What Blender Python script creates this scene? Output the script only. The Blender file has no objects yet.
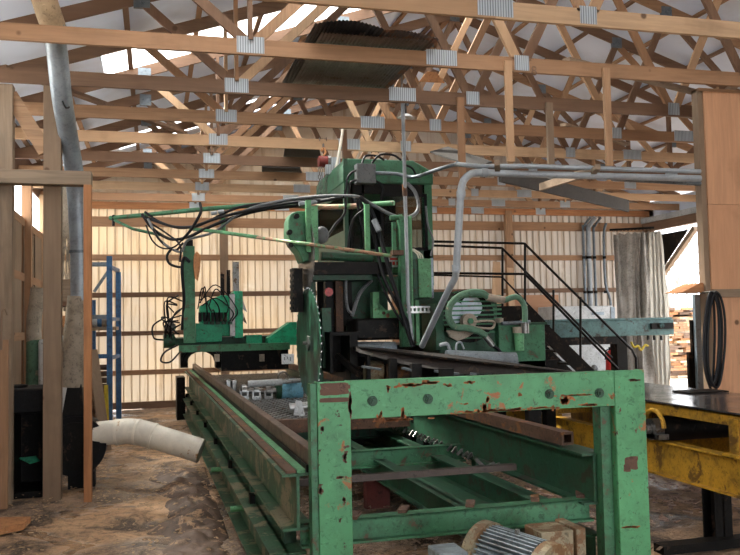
import bpy, math, random
from mathutils import Vector, Matrix, noise
random.seed(7)
S = bpy.context.scene
COL = S.collection

# ---------------------------------------------------------------- camera
FPX, CX, CY, EYE = 819.0, 370.0, 277.5, 1.6
CAMX = Vector((0.96684084, -0.25458191, -0.02017035))
CAMY = Vector((0.00546414, -0.05834169, 0.99828172))
CAMZ = Vector((0.25532124, 0.96528975, 0.05501606))
cd = bpy.data.cameras.new('camera'); cam = bpy.data.objects.new('camera', cd); COL.objects.link(cam)
cam.matrix_world = Matrix(((CAMX.x, CAMY.x, -CAMZ.x, 0), (CAMX.y, CAMY.y, -CAMZ.y, 0), (CAMX.z, CAMY.z, -CAMZ.z, EYE), (0, 0, 0, 1)))
cd.sensor_width = 36; cd.lens = FPX / 740 * 36; cd.clip_end = 300; cd.clip_start = .05
S.camera = cam

# ---------------------------------------------------------------- daylight and exposure
W = bpy.data.worlds.new('overcast_sky'); S.world = W; W.use_nodes = True
wn = W.node_tree.nodes; wl = W.node_tree.links
bg = wn['Background']; bg.inputs['Strength'].default_value = 2.0
tc = wn.new('ShaderNodeTexCoord'); sep = wn.new('ShaderNodeSeparateXYZ'); cr = wn.new('ShaderNodeValToRGB')
wl.new(tc.outputs['Generated'], sep.inputs[0]); wl.new(sep.outputs['Z'], cr.inputs[0]); wl.new(cr.outputs[0], bg.inputs['Color'])
cr.color_ramp.elements[0].position = 0.0; cr.color_ramp.elements[0].color = (.80, .86, .92, 1)
cr.color_ramp.elements[1].position = 1.0; cr.color_ramp.elements[1].color = (1.0, .98, .95, 1)
def area(name, loc, rot, sx, sy, power, col=(1, 1, 1)):
    l = bpy.data.lights.new(name, 'AREA'); l.shape = 'RECTANGLE'; l.size = sx; l.size_y = sy; l.energy = power; l.color = col
    o = bpy.data.objects.new(name, l); COL.objects.link(o); o.location = loc; o.rotation_euler = rot; return o
area('daylight_open_front', (4.6, -5.6, 2.2), (math.radians(88), 0, 0), 8, 3.4, 60, (.93, .97, 1))
sl = bpy.data.lights.new('hazy_sun', 'SUN'); sl.energy = 9.0; sl.angle = math.radians(9); sl.color = (1, .93, .82)
so = bpy.data.objects.new('hazy_sun', sl); COL.objects.link(so); so.rotation_euler = (math.radians(-28), math.radians(-30), 0)
S.view_settings.view_transform = 'Standard'; S.view_settings.look = 'None'
S.view_settings.exposure = 1.66; S.view_settings.gamma = 1; S.view_settings.use_curve_mapping = False

# ---------------------------------------------------------------- helpers
def P(px, py, Y=None, X=None, Z=None):
    r = CAMX * 0 + Vector((0, 0, 0))
    cx, cy = (px - CX) / FPX, -(py - CY) / FPX
    r = CAMX * cx + CAMY * cy + CAMZ
    if Y is not None: t = Y / r.y
    elif X is not None: t = X / r.x
    else: t = (Z - EYE) / r.z
    return Vector((0, 0, EYE)) + r * t
def V(*a): return Vector(a)
def G(p, z): return Vector((p.x, p.y, z))
def PL(pts): return [P(x, y, Y=d) for x, y, d in pts]

class MB:
    def __init__(s): s.v = []; s.f = []; s.s = []
    def add(s, vs, fs, sm=False):
        n = len(s.v); s.v += [Vector(v) for v in vs]
        for f in fs: s.f.append([n + i for i in f]); s.s.append(sm)
        return s
    def box(s, x0, x1, y0, y1, z0, z1):
        if x0 > x1: x0, x1 = x1, x0
        if y0 > y1: y0, y1 = y1, y0
        if z0 > z1: z0, z1 = z1, z0
        return s.add([(x0,y0,z0),(x1,y0,z0),(x1,y1,z0),(x0,y1,z0),(x0,y0,z1),(x1,y0,z1),(x1,y1,z1),(x0,y1,z1)],
              [(0,3,2,1),(4,5,6,7),(0,1,5,4),(1,2,6,5),(2,3,7,6),(3,0,4,7)])
    def bar(s, a, b, w, h, up=(0, 0, 1)):          # w sideways, h along up
        a = Vector(a); b = Vector(b); d = (b - a).normalized(); u = Vector(up)
        if abs(d.dot(u)) > .99: u = Vector((0, 1, 0))
        r = d.cross(u).normalized() * w / 2; u = r.cross(d).normalized() * h / 2
        vs = [a - r - u, a + r - u, a + r + u, a - r + u, b - r - u, b + r - u, b + r + u, b - r + u]
        return s.add(vs, [(0,1,2,3),(7,6,5,4),(0,4,5,1),(1,5,6,2),(2,6,7,3),(3,7,4,0)])
    def cyl(s, a, b, r0, r1=None, n=16, cap=True):
        a = Vector(a); b = Vector(b); r1 = r0 if r1 is None else r1
        d = (b - a).normalized(); u = Vector((0, 0, 1)) if abs(d.z) < .9 else Vector((1, 0, 0))
        e = d.cross(u).normalized(); g = e.cross(d)
        vs = []
        for c, r in ((a, r0), (b, r1)):
            for i in range(n):
                t = 2 * math.pi * i / n; vs.append(c + (e * math.cos(t) + g * math.sin(t)) * r)
        s.add(vs, [(i, n + i, n + (i + 1) % n, (i + 1) % n) for i in range(n)], True)
        if cap: s.add(vs, [tuple(range(n)), tuple(reversed(range(n, 2 * n)))])
        return s
    def tube(s, pts, r, n=8, sub=6):
        pts = [Vector(p) for p in pts]
        if sub > 1 and len(pts) > 2:
            q = [pts[0] * 2 - pts[1]] + pts + [pts[-1] * 2 - pts[-2]]; o = []
            for i in range(1, len(q) - 2):
                for k in range(sub):
                    t = k / sub; a, b, c, d = q[i-1], q[i], q[i+1], q[i+2]
                    o.append(.5 * ((2*b) + (c-a)*t + (2*a-5*b+4*c-d)*t*t + (3*b-a-3*c+d)*t**3))
            pts = o + [pts[-1]]
        N = len(pts); vs = []; e = None
        for i, p in enumerate(pts):
            d = (pts[min(i+1, N-1)] - pts[max(i-1, 0)]).normalized()
            if e is None:
                u = Vector((0, 0, 1)) if abs(d.z) < .9 else Vector((1, 0, 0)); e = d.cross(u).normalized()
            e = (e - d * e.dot(d)).normalized(); g = e.cross(d)
            rr = r(i / (N - 1)) if callable(r) else r
            for k in range(n):
                t = 2 * math.pi * k / n; vs.append(p + (e * math.cos(t) + g * math.sin(t)) * rr)
        fs = [(i*n+k, (i+1)*n+k, (i+1)*n+(k+1)%n, i*n+(k+1)%n) for i in range(N-1) for k in range(n)]
        s.add(vs, fs, True); s.add(vs, [tuple(range(n)), tuple(reversed(range((N-1)*n, N*n)))])
        return s
    def prism(s, poly, off):
        poly = [Vector(p) for p in poly]; off = Vector(off); n = len(poly)
        return s.add(poly + [p + off for p in poly], [tuple(range(n)), tuple(reversed(range(n, 2*n)))] + [(i, n+i, n+(i+1)%n, (i+1)%n) for i in range(n)])
    def sph(s, c, r, n=12, m=8, sc=(1, 1, 1)):
        c = Vector(c); vs = []
        for j in range(m + 1):
            ph = math.pi * j / m
            for i in range(n):
                t = 2 * math.pi * i / n
                vs.append(c + Vector((math.sin(ph)*math.cos(t)*sc[0], math.sin(ph)*math.sin(t)*sc[1], math.cos(ph)*sc[2])) * r)
        return s.add(vs, [(j*n+i, (j+1)*n+i, (j+1)*n+(i+1)%n, j*n+(i+1)%n) for j in range(m) for i in range(n)], True)
    def build(s, name, m, parent=None, label=None, cat=None, group=None, bevel=0, kind=None):
        lo = Vector([min(v[i] for v in s.v) for i in range(3)]); hi = Vector([max(v[i] for v in s.v) for i in range(3)])
        c = (lo + hi) / 2; c.z = lo.z
        me = bpy.data.meshes.new(name); me.from_pydata([v - c for v in s.v], [], s.f)
        me.polygons.foreach_set('use_smooth', s.s); me.validate(); me.update()
        import bmesh
        bm = bmesh.new(); bm.from_mesh(me); bmesh.ops.recalc_face_normals(bm, faces=bm.faces); bm.to_mesh(me); bm.free()
        try: me.set_sharp_from_angle(angle=math.radians(50))
        except Exception: pass
        o = bpy.data.objects.new(name, me); COL.objects.link(o); me.materials.append(m); o.location = c
        if parent is not None:
            o.parent = parent; o.matrix_parent_inverse = WINV[parent.name]
        WINV[o.name] = WINV_of(o, c)
        if bevel:
            b = o.modifiers.new('bevel', 'BEVEL'); b.width = bevel; b.segments = 2; b.limit_method = 'ANGLE'; b.angle_limit = math.radians(40)
        tag(o, label, cat, group, kind); return o
WINV = {}
def WINV_of(o, c): return Matrix.Translation(-Vector(c))
def tag(o, label=None, cat=None, group=None, kind=None):
    if label: o['label'] = label
    if cat: o['category'] = cat
    if group: o['group'] = group
    if kind: o['kind'] = kind
def thing(name, label, cat, loc, group=None):
    o = bpy.data.objects.new(name, None); COL.objects.link(o); o.location = loc; o.empty_display_size = .1
    WINV[o.name] = Matrix.Translation(-Vector(loc)); tag(o, label, cat, group); return o
def copy_thing(o, delta, label=None):
    c = o.copy(); COL.objects.link(c); c.location = o.location + Vector(delta)
    if label: c['label'] = label
    for ch in o.children:
        d = ch.copy(); COL.objects.link(d); d.parent = c
        for g in ch.children:
            e = g.copy(); COL.objects.link(e); e.parent = d
    return c
def rbox(px0, py0, px1, py1, Y, depth, mb=None):   # an upright box whose front face spans two sighted corners at distance Y
    mb = mb or MB(); mx, my = (px0 + px1) / 2, (py0 + py1) / 2
    x0 = P(px0, my, Y=Y).x; x1 = P(px1, my, Y=Y).x; z1 = P(mx, py0, Y=Y).z; z0 = P(mx, py1, Y=Y).z
    return mb.box(x0, x1, Y, Y + depth, z0, z1)

# ---------------------------------------------------------------- materials
def base(name):
    m = bpy.data.materials.new(name); m.use_nodes = True; return m, m.node_tree.nodes, m.node_tree.links, m.node_tree.nodes['Principled BSDF']
def mixc(n, l, a, b, f):
    x = n.new('ShaderNodeMix'); x.data_type = 'RGBA'
    for sock, val in ((x.inputs[6], a), (x.inputs[7], b), (x.inputs[0], f)):
        if hasattr(val, 'is_linked'): l.new(val, sock)
        elif isinstance(val, tuple): sock.default_value = (*val, 1)
        else: sock.default_value = val
    return x.outputs[2]
def nz(n, l, scale, detail=4, vec=None, dist=0, rough=.6):
    x = n.new('ShaderNodeTexNoise'); x.inputs['Scale'].default_value = scale; x.inputs['Detail'].default_value = detail
    x.inputs['Distortion'].default_value = dist; x.inputs['Roughness'].default_value = rough
    if vec is not None: l.new(vec, x.inputs['Vector'])
    return x.outputs['Fac']
def ramp(n, l, src, p0, p1, c0=0., c1=1.):
    x = n.new('ShaderNodeMapRange'); x.inputs[1].default_value = p0; x.inputs[2].default_value = p1; x.inputs[3].default_value = c0; x.inputs[4].default_value = c1
    l.new(src, x.inputs[0]); return x.outputs[0]
def ocoord(n, l, scale=(1, 1, 1), rnd=True):
    t = n.new('ShaderNodeTexCoord'); mp = n.new('ShaderNodeMapping'); mp.inputs['Scale'].default_value = scale
    l.new(t.outputs['Object'], mp.inputs['Vector'])
    if rnd:
        oi = n.new('ShaderNodeObjectInfo'); ml = n.new('ShaderNodeMath'); ml.operation = 'MULTIPLY'; ml.inputs[1].default_value = 37.
        l.new(oi.outputs['Random'], ml.inputs[0]); l.new(ml.outputs[0], mp.inputs['Location'])
    return mp.outputs[0]
def bump(n, l, src, b, strength=.3, dist=.01):
    x = n.new('ShaderNodeBump'); x.inputs['Strength'].default_value = strength; x.inputs['Distance'].default_value = dist
    l.new(src, x.inputs['Height']); l.new(x.outputs[0], b.inputs['Normal'])
def paint(name, col, rough=.5, metal=0., rust=None, amt=.45, scale=6., dirt=.35, spots=None, var=.25, grime=.7, spec=.3):
    m, n, l, b = base(name); v = ocoord(n, l)
    c2 = tuple(x * (1 - var) for x in col)
    c = mixc(n, l, col, c2, ramp(n, l, nz(n, l, 2.5, 5, v), .35, .65))
    if dirt: c = mixc(n, l, c, (.035, .028, .02), ramp(n, l, nz(n, l, 7, 6, v, .3, .7), .48, .66, 0, dirt))
    if rust: c = mixc(n, l, c, rust, ramp(n, l, nz(n, l, scale, 7, v, .4, .68), 1 - amt, 1.04 - amt, 0, .95))
    c = mixc(n, l, c, tuple(x * .22 for x in col), ramp(n, l, nz(n, l, 30, 6, v, .5, .75), .545, .63, 0, grime))
    c = mixc(n, l, c, tuple(min(1, x * 1.5 + .02) for x in col), ramp(n, l, nz(n, l, 15, 6, v, .5, .75), .57, .68, 0, grime * .6))
    if spots: c = mixc(n, l, c, spots[0], ramp(n, l, nz(n, l, spots[1], 6, v, .2, .7), spots[2], spots[2] + .03))
    l.new(c, b.inputs['Base Color']); b.inputs['Roughness'].default_value = rough; b.inputs['Metallic'].default_value = metal; b.inputs['Specular IOR Level'].default_value = spec
    bump(n, l, nz(n, l, 30, 3, v), b, .15, .004)
    return m
def wood(name, col, axis, dark=.55, rough=.75, knots=True):
    m, n, l, b = base(name); sc = {'x': (1, 14, 14), 'y': (14, 1, 14), 'z': (14, 14, 1)}[axis]
    v = ocoord(n, l, sc); v2 = ocoord(n, l, (2, 2, 2))
    c = mixc(n, l, col, tuple(x * dark for x in col), ramp(n, l, nz(n, l, 1.6, 5, v, .8), .35, .75))
    oi = n.new('ShaderNodeObjectInfo')
    c = mixc(n, l, c, (col[0]*.62, col[1]*.52, col[2]*.45), ramp(n, l, oi.outputs['Random'], 0, 1, 0, .75))
    c = mixc(n, l, c, (col[0]*.45, col[1]*.4, col[2]*.35), ramp(n, l, nz(n, l, 1.2, 4, v2), .55, .8, 0, .6))
    if knots:
        vo = n.new('ShaderNodeTexVoronoi'); vo.inputs['Scale'].default_value = 1.3; l.new(v2, vo.inputs['Vector'])
        c = mixc(n, l, c, (.07, .03, .012), ramp(n, l, vo.outputs['Distance'], .05, .09, .85, 0))
    l.new(c, b.inputs['Base Color']); b.inputs['Roughness'].default_value = rough
    bump(n, l, nz(n, l, 1.6, 5, v, .8), b, .25, .004); return m
M = {}
for ax in 'xyz':
    M['wood_' + ax] = wood('pine_lumber_' + ax, (.42, .25, .14), ax)
    M['woodl_' + ax] = wood('pale_lumber_' + ax, (.58, .39, .235), ax, .7)
    M['woodd_' + ax] = wood('brown_lumber_' + ax, (.215, .125, .075), ax)
    M['woodg_' + ax] = wood('weathered_lumber_' + ax, (.30, .22, .15), ax)
    M['woodr_' + ax] = wood('reddish_lumber_' + ax, (.48, .21, .085), ax)
M['ply'] = wood('plywood', (.62, .34, .19), 'z', .72)
M['plywall'] = wood('plywood_panel', (.6, .34, .2), 'x', .75)
M['worn'] = paint('worn_dark_green_and_tan', (.035, .11, .055), .5, rust=(.22, .19, .12), amt=.47, scale=3.5, dirt=.6)
M['portal'] = paint('chipped_green_enamel', (.088, .31, .14), .45, grime=.5, rust=(.30, .10, .035), amt=.40, scale=5., spots=((.05, .025, .018), 13, .645), dirt=.25)
M['green'] = paint('green_enamel', (.055, .19, .095), .48, rust=(.10, .06, .035), amt=.4, scale=7, dirt=.5)
M['greend'] = paint('dark_green_enamel', (.022, .085, .045), .5, rust=(.04, .03, .02), amt=.42, scale=6, dirt=.6)
M['greenl'] = paint('light_green_enamel', (.13, .36, .17), .5, rust=(.12, .07, .03), amt=.38, dirt=.4)
M['greenb'] = paint('bright_green_enamel', (.02, .40, .20), .45, dirt=.5, rust=(.03, .03, .02), amt=.36)
M['cabg2'] = paint('cab_roof_green', (.045, .15, .085), .5, dirt=.6)
M['cabg'] = paint('cab_green', (.045, .13, .08), .4, dirt=.4)
M['black'] = paint('oily_black_steel', (.0075, .0065, .006), .5, spec=.12, rust=(.05, .03, .02), amt=.42, dirt=.2)
M['soft'] = paint('black_rubber', (.009, .009, .010), .55, spec=.12, dirt=0)
M['hose'] = paint('hose_rubber', (.013, .013, .015), .5, spec=.2, grime=0, dirt=0)
M['hoseg'] = paint('grey_hose', (.18, .19, .20), .45, dirt=.2)
M['steel'] = paint('dull_steel', (.22, .21, .20), .35, .8, rust=(.10, .06, .035), amt=.42)
M['shiny'] = paint('bright_steel', (.38, .38, .37), .32, .85, dirt=.3)
M['galv'] = paint('galvanised_steel', (.20, .235, .265), .38, .55, dirt=.25, var=.35)
M['conduit'] = paint('grey_conduit', (.36, .39, .42), .45, .2, grime=.2, dirt=.15)
M['rust'] = paint('rusted_steel', (.13, .07, .045), .7, rust=(.22, .09, .03), amt=.45, dirt=.5)
M['railr'] = paint('brown_rusted_rail', (.17, .115, .085), .5, .3, rust=(.08, .05, .035), amt=.5)
M['yellow'] = paint('yellow_enamel', (.60, .33, .035), .45, rust=(.14, .07, .02), amt=.42, scale=5, dirt=.6)
M['teal'] = paint('teal_enamel', (.10, .20, .20), .5, rust=(.04, .04, .035), amt=.42, dirt=.5)
M['bluep'] = paint('blue_enamel', (.05, .15, .32), .45, dirt=.4)
M['bluem'] = paint('sky_blue_motor_enamel', (.22, .52, .68), .45, dirt=.5)
M['pvc'] = paint('dirty_white_plastic', (.88, .83, .72), .45, grime=.1, dirt=.15, rust=(.45, .28, .13), amt=.4, scale=4)
M['duct'] = paint('dusty_tan_duct', (.38, .32, .25), .6, dirt=.4)
M['ductr'] = paint('tan_flexible_duct', (.46, .33, .2), .6, dirt=.3)
M['greybox'] = paint('grey_enclosure', (.15, .155, .16), .5, dirt=.2)
M['doorg'] = paint('slate_grey_paint', (.20, .25, .29), .5, dirt=.2)
M['white'] = paint('white_enamel', (.55, .57, .58), .4, dirt=.3)
M['whitesheet'] = paint('white_sheet_plastic', (.62, .63, .64), .5, dirt=.1)
M['red'] = paint('red_enamel', (.55, .03, .025), .35, dirt=.2)
M['reddk'] = paint('dark_red_oxide', (.16, .035, .03), .6, dirt=.4)
M['tanrust'] = paint('tan_and_rust_casing', (.30, .25, .16), .55, rust=(.16, .085, .04), amt=.52, scale=8)
M['motorgrey'] = paint('pale_grey_motor_casing', (.26, .31, .34), .45, dirt=.6)
M['shaft'] = paint('brown_steel_bar', (.07, .05, .042), .4, .4)
M['plate'] = paint('galvanised_nail_plate', (.36, .41, .46), .5, .4, grime=.2, dirt=.15)
M['cloth'] = paint('grey_tarpaulin', (.40, .375, .34), .85, dirt=.35)
M['orange'] = paint('orange_wood_slab', (.60, .28, .12), .7)
M['yel'] = paint('yellow_plastic', (.65, .5, .05), .5, dirt=.1)
M['darksheet'] = paint('dark_weathered_roofing', (.07, .07, .075), .5, .3)
M['galv2'] = paint('bright_galvanised_duct', (.36, .41, .46), .42, .4, dirt=.3, grime=.3)
M['hoistred'] = paint('dull_red_hoist', (.22, .03, .025), .45, dirt=.5)
M['darkboard'] = paint('dark_grey_board', (.055, .05, .046), .7)
M['skirt'] = paint('dark_brown_oily_plate', (.028, .02, .017), .45, spec=.25, rust=(.07, .045, .03), amt=.42)
M['rustg'] = paint('rust_stained_roofing', (.26, .2, .18), .6, .2, rust=(.34, .16, .09), amt=.5, dirt=.3)
M['dustg'] = paint('dusty_green', (.10, .20, .13), .6, rust=(.30, .24, .17), amt=.42, scale=5)
M['peach'] = paint('rusty_copper_pipe', (.42, .24, .15), .45, .2, rust=(.15, .30, .15), amt=.5, scale=3)

def wallmat(thin):
    m, n, l, b = base('ribbed_wall_sheet'); v = ocoord(n, l, (1, 1, 1), False); v2 = ocoord(n, l, (6, 6, .5), False)
    c = mixc(n, l, (.61, .475, .31), (.55, .47, .37), ramp(n, l, nz(n, l, .5, 3, v), .4, .6))
    sq = n.new('ShaderNodeSeparateXYZ'); l.new(v, sq.inputs[0])
    c = mixc(n, l, c, (.50, .45, .40), ramp(n, l, sq.outputs[0], -3.5, 2.5))
    c = mixc(n, l, c, (.30, .19, .10), ramp(n, l, nz(n, l, 1.4, 5, v2), .50, .74, 0, .85))
    c = mixc(n, l, c, (.7, .66, .58), ramp(n, l, nz(n, l, 1.3, 5, v), .62, .68, 0, .35))
    l.new(c, b.inputs['Base Color']); b.inputs['Roughness'].default_value = .5
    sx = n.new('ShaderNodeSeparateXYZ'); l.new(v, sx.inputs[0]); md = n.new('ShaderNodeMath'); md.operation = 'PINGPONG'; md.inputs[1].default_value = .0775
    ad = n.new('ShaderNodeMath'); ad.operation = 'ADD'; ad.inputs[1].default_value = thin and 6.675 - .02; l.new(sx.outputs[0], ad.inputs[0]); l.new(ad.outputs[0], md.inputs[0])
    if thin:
        c = mixc(n, l, c, (.30, .23, .15), ramp(n, l, md.outputs[0], .008, .018, .6, 0)); l.new(c, b.inputs['Base Color'])  # dark stripes paint in the shade of the rib grooves
        tr = n.new('ShaderNodeBsdfTranslucent'); l.new(c, tr.inputs[0]); mx = n.new('ShaderNodeMixShader'); l.new(ramp(n, l, nz(n, l, .35, 2, v), .4, .62, thin, thin * .7), m0 := n.new('ShaderNodeMath').inputs[0])
        mm = m0.node; mm.operation = 'MULTIPLY'; sy = n.new('ShaderNodeSeparateXYZ'); l.new(v, sy.inputs[0]); l.new(ramp(n, l, sy.outputs[0], -4.5, 3.5, 1.65, .42), mm.inputs[1]); l.new(mm.outputs[0], mx.inputs[0])
        l.new(b.outputs[0], mx.inputs[1]); l.new(tr.outputs[0], mx.inputs[2]); l.new(mx.outputs[0], n['Material Output'].inputs[0])
    return m
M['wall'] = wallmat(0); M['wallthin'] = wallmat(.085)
def roofmat():
    m, n, l, b = base('white_roof_underside'); v = ocoord(n, l, (1, 1, 1), False)
    c = mixc(n, l, (.74, .81, .93), (.58, .60, .64), ramp(n, l, nz(n, l, .9, 5, v), .45, .8))
    l.new(c, b.inputs['Base Color']); b.inputs['Roughness'].default_value = .6
    tr = n.new('ShaderNodeBsdfTranslucent'); l.new(c, tr.inputs[0]); mx = n.new('ShaderNodeMixShader'); mx.inputs[0].default_value = .05
    l.new(b.outputs[0], mx.inputs[1]); l.new(tr.outputs[0], mx.inputs[2]); l.new(mx.outputs[0], n['Material Output'].inputs[0])
    return m
M['roof'] = roofmat()
def floormat():
    m, n, l, b = base('sawdust_strewn_floor'); t = n.new('ShaderNodeTexCoord'); v = t.outputs['Object']
    big = nz(n, l, .55, 5, v, .6); mid = nz(n, l, 2.2, 6, v, .5); fine = nz(n, l, 26, 5, v)
    c = mixc(n, l, (.60, .37, .21), (.27, .19, .135), ramp(n, l, big, .42, .58))
    c = mixc(n, l, c, (.05, .034, .026), ramp(n, l, mid, .5, .62, 0, .9))
    c = mixc(n, l, c, (.7, .5, .31), ramp(n, l, nz(n, l, 40, 6, v, 0, .8), .54, .66, 0, .8))
    c = mixc(n, l, c, (.06, .04, .03), ramp(n, l, nz(n, l, 9, 8, v, .6, .75), .50, .64, 0, .75))
    l.new(c, b.inputs['Base Color'])
    wet = nz(n, l, .8, 3, v, .4)
    l.new(ramp(n, l, wet, .5, .6, .8, .16), b.inputs['Roughness'])
    ad = n.new('ShaderNodeMath'); ad.operation = 'ADD'; l.new(mid, ad.inputs[0]); l.new(fine, ad.inputs[1])
    bump(n, l, ad.outputs[0], b, .8, .05); return m
M['floor'] = floormat()
def yardmat():
    m, n, l, b = base('pale_gravel_yard'); v = ocoord(n, l, (1, 1, 1), False)
    c = mixc(n, l, (.5, .45, .4), (.36, .3, .25), ramp(n, l, nz(n, l, 3, 6, v), .4, .6))
    l.new(c, b.inputs['Base Color']); b.inputs['Roughness'].default_value = .9; return m
M['yard'] = yardmat()
def beltmat():
    m, n, l, b = base('worn_black_belt'); v = ocoord(n, l)
    c = mixc(n, l, (.05, .045, .045), (.11, .09, .08), ramp(n, l, nz(n, l, 3, 5, v), .4, .65))
    l.new(c, b.inputs['Base Color']); l.new(ramp(n, l, nz(n, l, 5, 4, v), .3, .7, .08, .24), b.inputs['Roughness']); b.inputs['Specular IOR Level'].default_value = .9
    bump(n, l, nz(n, l, 20, 3, v), b, .1, .003); return m
M['belt'] = beltmat()
def sky_panel():
    m = bpy.data.materials.new('clear_corrugated_panel'); m.use_nodes = True; n = m.node_tree.nodes; l = m.node_tree.links; n.clear()
    o = n.new('ShaderNodeOutputMaterial'); a = n.new('ShaderNodeBsdfTransparent'); a.inputs[0].default_value = (.92, .95, .97, 1)
    t = n.new('ShaderNodeBsdfTranslucent'); t.inputs[0].default_value = (.95, .95, .93, 1); x = n.new('ShaderNodeMixShader'); x.inputs[0].default_value = .35
    l.new(a.outputs[0], x.inputs[1]); l.new(t.outputs[0], x.inputs[2]); l.new(x.outputs[0], o.inputs[0]); return m
M['clear'] = sky_panel()
def glassmat():
    m = bpy.data.materials.new('cab_glass'); m.use_nodes = True; n = m.node_tree.nodes; l = m.node_tree.links; n.clear()
    o = n.new('ShaderNodeOutputMaterial'); a = n.new('ShaderNodeBsdfTransparent'); a.inputs[0].default_value = (.45, .49, .47, 1)
    t = n.new('ShaderNodeBsdfGlossy'); t.inputs['Roughness'].default_value = .05; x = n.new('ShaderNodeMixShader'); x.inputs[0].default_value = .03
    l.new(a.outputs[0], x.inputs[1]); l.new(t.outputs[0], x.inputs[2]); l.new(x.outputs[0], o.inputs[0]); return m
M['glass'] = glassmat()
def sheer():
    m = bpy.data.materials.new('thin_white_plastic'); m.use_nodes = True; n = m.node_tree.nodes; l = m.node_tree.links; n.clear()
    o = n.new('ShaderNodeOutputMaterial'); a = n.new('ShaderNodeBsdfTranslucent'); a.inputs[0].default_value = (.75, .74, .7, 1); t = n.new('ShaderNodeBsdfDiffuse'); t.inputs[0].default_value = (.7, .68, .64, 1); x = n.new('ShaderNodeMixShader'); x.inputs[0].default_value = .5
    l.new(a.outputs[0], x.inputs[1]); l.new(t.outputs[0], x.inputs[2]); l.new(x.outputs[0], o.inputs[0]); return m
M['sheer'] = sheer()
def platemat():
    m, n, l, b = base('toothed_nail_plate'); v = ocoord(n, l, (1, 1, 1), False); sx = n.new('ShaderNodeSeparateXYZ'); l.new(v, sx.inputs[0])
    md = n.new('ShaderNodeMath'); md.operation = 'PINGPONG'; md.inputs[1].default_value = .011; l.new(sx.outputs[0], md.inputs[0])
    c = mixc(n, l, (.20, .23, .25), (.50, .55, .60), ramp(n, l, md.outputs[0], .003, .006)); l.new(c, b.inputs['Base Color']); b.inputs['Metallic'].default_value = .3; b.inputs['Roughness'].default_value = .45; return m
M['plate'] = platemat()
def bladegreen():
    m, n, l, b = base('oiled_saw_steel_green_reflection'); v = ocoord(n, l)
    sz = n.new('ShaderNodeSeparateXYZ'); l.new(v, sz.inputs[0]); c = mixc(n, l, (.045, .17, .10), (.012, .018, .016), ramp(n, l, nz(n, l, 3, 5, ocoord(n, l, (1, 3, 1))), .40, .58))  # green reflection painted into the steel colour, broken up by noise
    l.new(c, b.inputs['Base Color']); b.inputs['Roughness'].default_value = .3; b.inputs['Metallic'].default_value = .35; return m
M['blade'] = bladegreen()

# ================================================================ THE BUILDING
XL, XR, YB, YF, EAVE, XC = -2.0, 11.35, 17.1, -6.0, 4.1, 4.67
PITCH = .333
def zroof(x): return EAVE + .30 + PITCH * ((x - XL) if x < XC else (XR - x))
# floor
fl = MB(); nx, ny = 60, 110
vs = []
for j in range(ny + 1):
    for i in range(nx + 1):
        x = XL - .1 + (XR - XL + .2) * i / nx; y = YF + (YB - YF + .1) * j / ny
        h = .045 * noise.noise(Vector((x * .9, y * .9, 0))) + .02 * noise.noise(Vector((x * 3.1, y * 3.1, 4)))
        vs.append((x, y, h - .03))
fl.add(vs, [(j*(nx+1)+i, j*(nx+1)+i+1, (j+1)*(nx+1)+i+1, (j+1)*(nx+1)+i) for j in range(ny) for i in range(nx)], True)
fl.build('floor', M['floor'], kind='structure')
MB().box(-30, 60, -20, 70, -.4, -.12).build('trim_1', M['yard'], kind='structure')

# ribbed sheets
def ribbed(axis, a0, a1, z0, z1, c, pitch=.155, out=1):
    mb = MB(); prof = []; n = int((a1 - a0) / pitch)
    for i in range(n + 1):
        s = a0 + i * pitch
        for d, h in ((0, 0), (.008, .034), (.026, .034), (.034, 0)):
            if s + d <= a1: prof.append((s + d, h * out))
    prof.append((a1, 0)); vs = []
    for z in (z0, z1):
        for s, h in prof: vs.append((s, c - h, z) if axis == 'x' else (c + h, s, z))
    n = len(prof); mb.add(vs, [(i, i+1, n+i+1, n+i) for i in range(n-1)])
    return mb
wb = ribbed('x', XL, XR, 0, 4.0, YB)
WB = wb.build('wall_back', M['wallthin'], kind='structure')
gb = MB().prism([(XL, YB, 4.0), (XR, YB, 4.0), (XR, YB, 4.4), (XC, YB, zroof(XC) + .05), (XL, YB, 4.4)], (0, .03, 0)); gb.build('gable_sheet', M['wall'], WB)
for i, (z, h) in enumerate(((.70, .1), (1.48, .09), (2.25, .1), (3.0, .12), (3.72, .2))):
    MB().box(XL, XR, YB - .075, YB - .025, z - h / 2, z + h / 2).build('girt', M['woodd_x' if i in (1, 2) else 'wood_x'], WB)
MB().box(XL, XR, YB - .06, YB - .02, -.02, .12).build('skirt_board', M['woodd_x'], WB)
for x0, x1 in ((6.5, 7.7), (7.72, 8.94)):
    MB().box(x0, x1, YB - .1, YB - .078, .05, 2.15).build('plywood_sheet', M['plywall'], WB)
for px, mt in ((509, 'wood_z'), (224, 'woodg_z'), (395, 'wood_z')):
    x = P(px, 260, Y=16.95).x; MB().box(x - .08, x + .08, YB - .22, YB - .1, 0, 4.05).build('wall_post', M[mt], WB)
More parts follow.
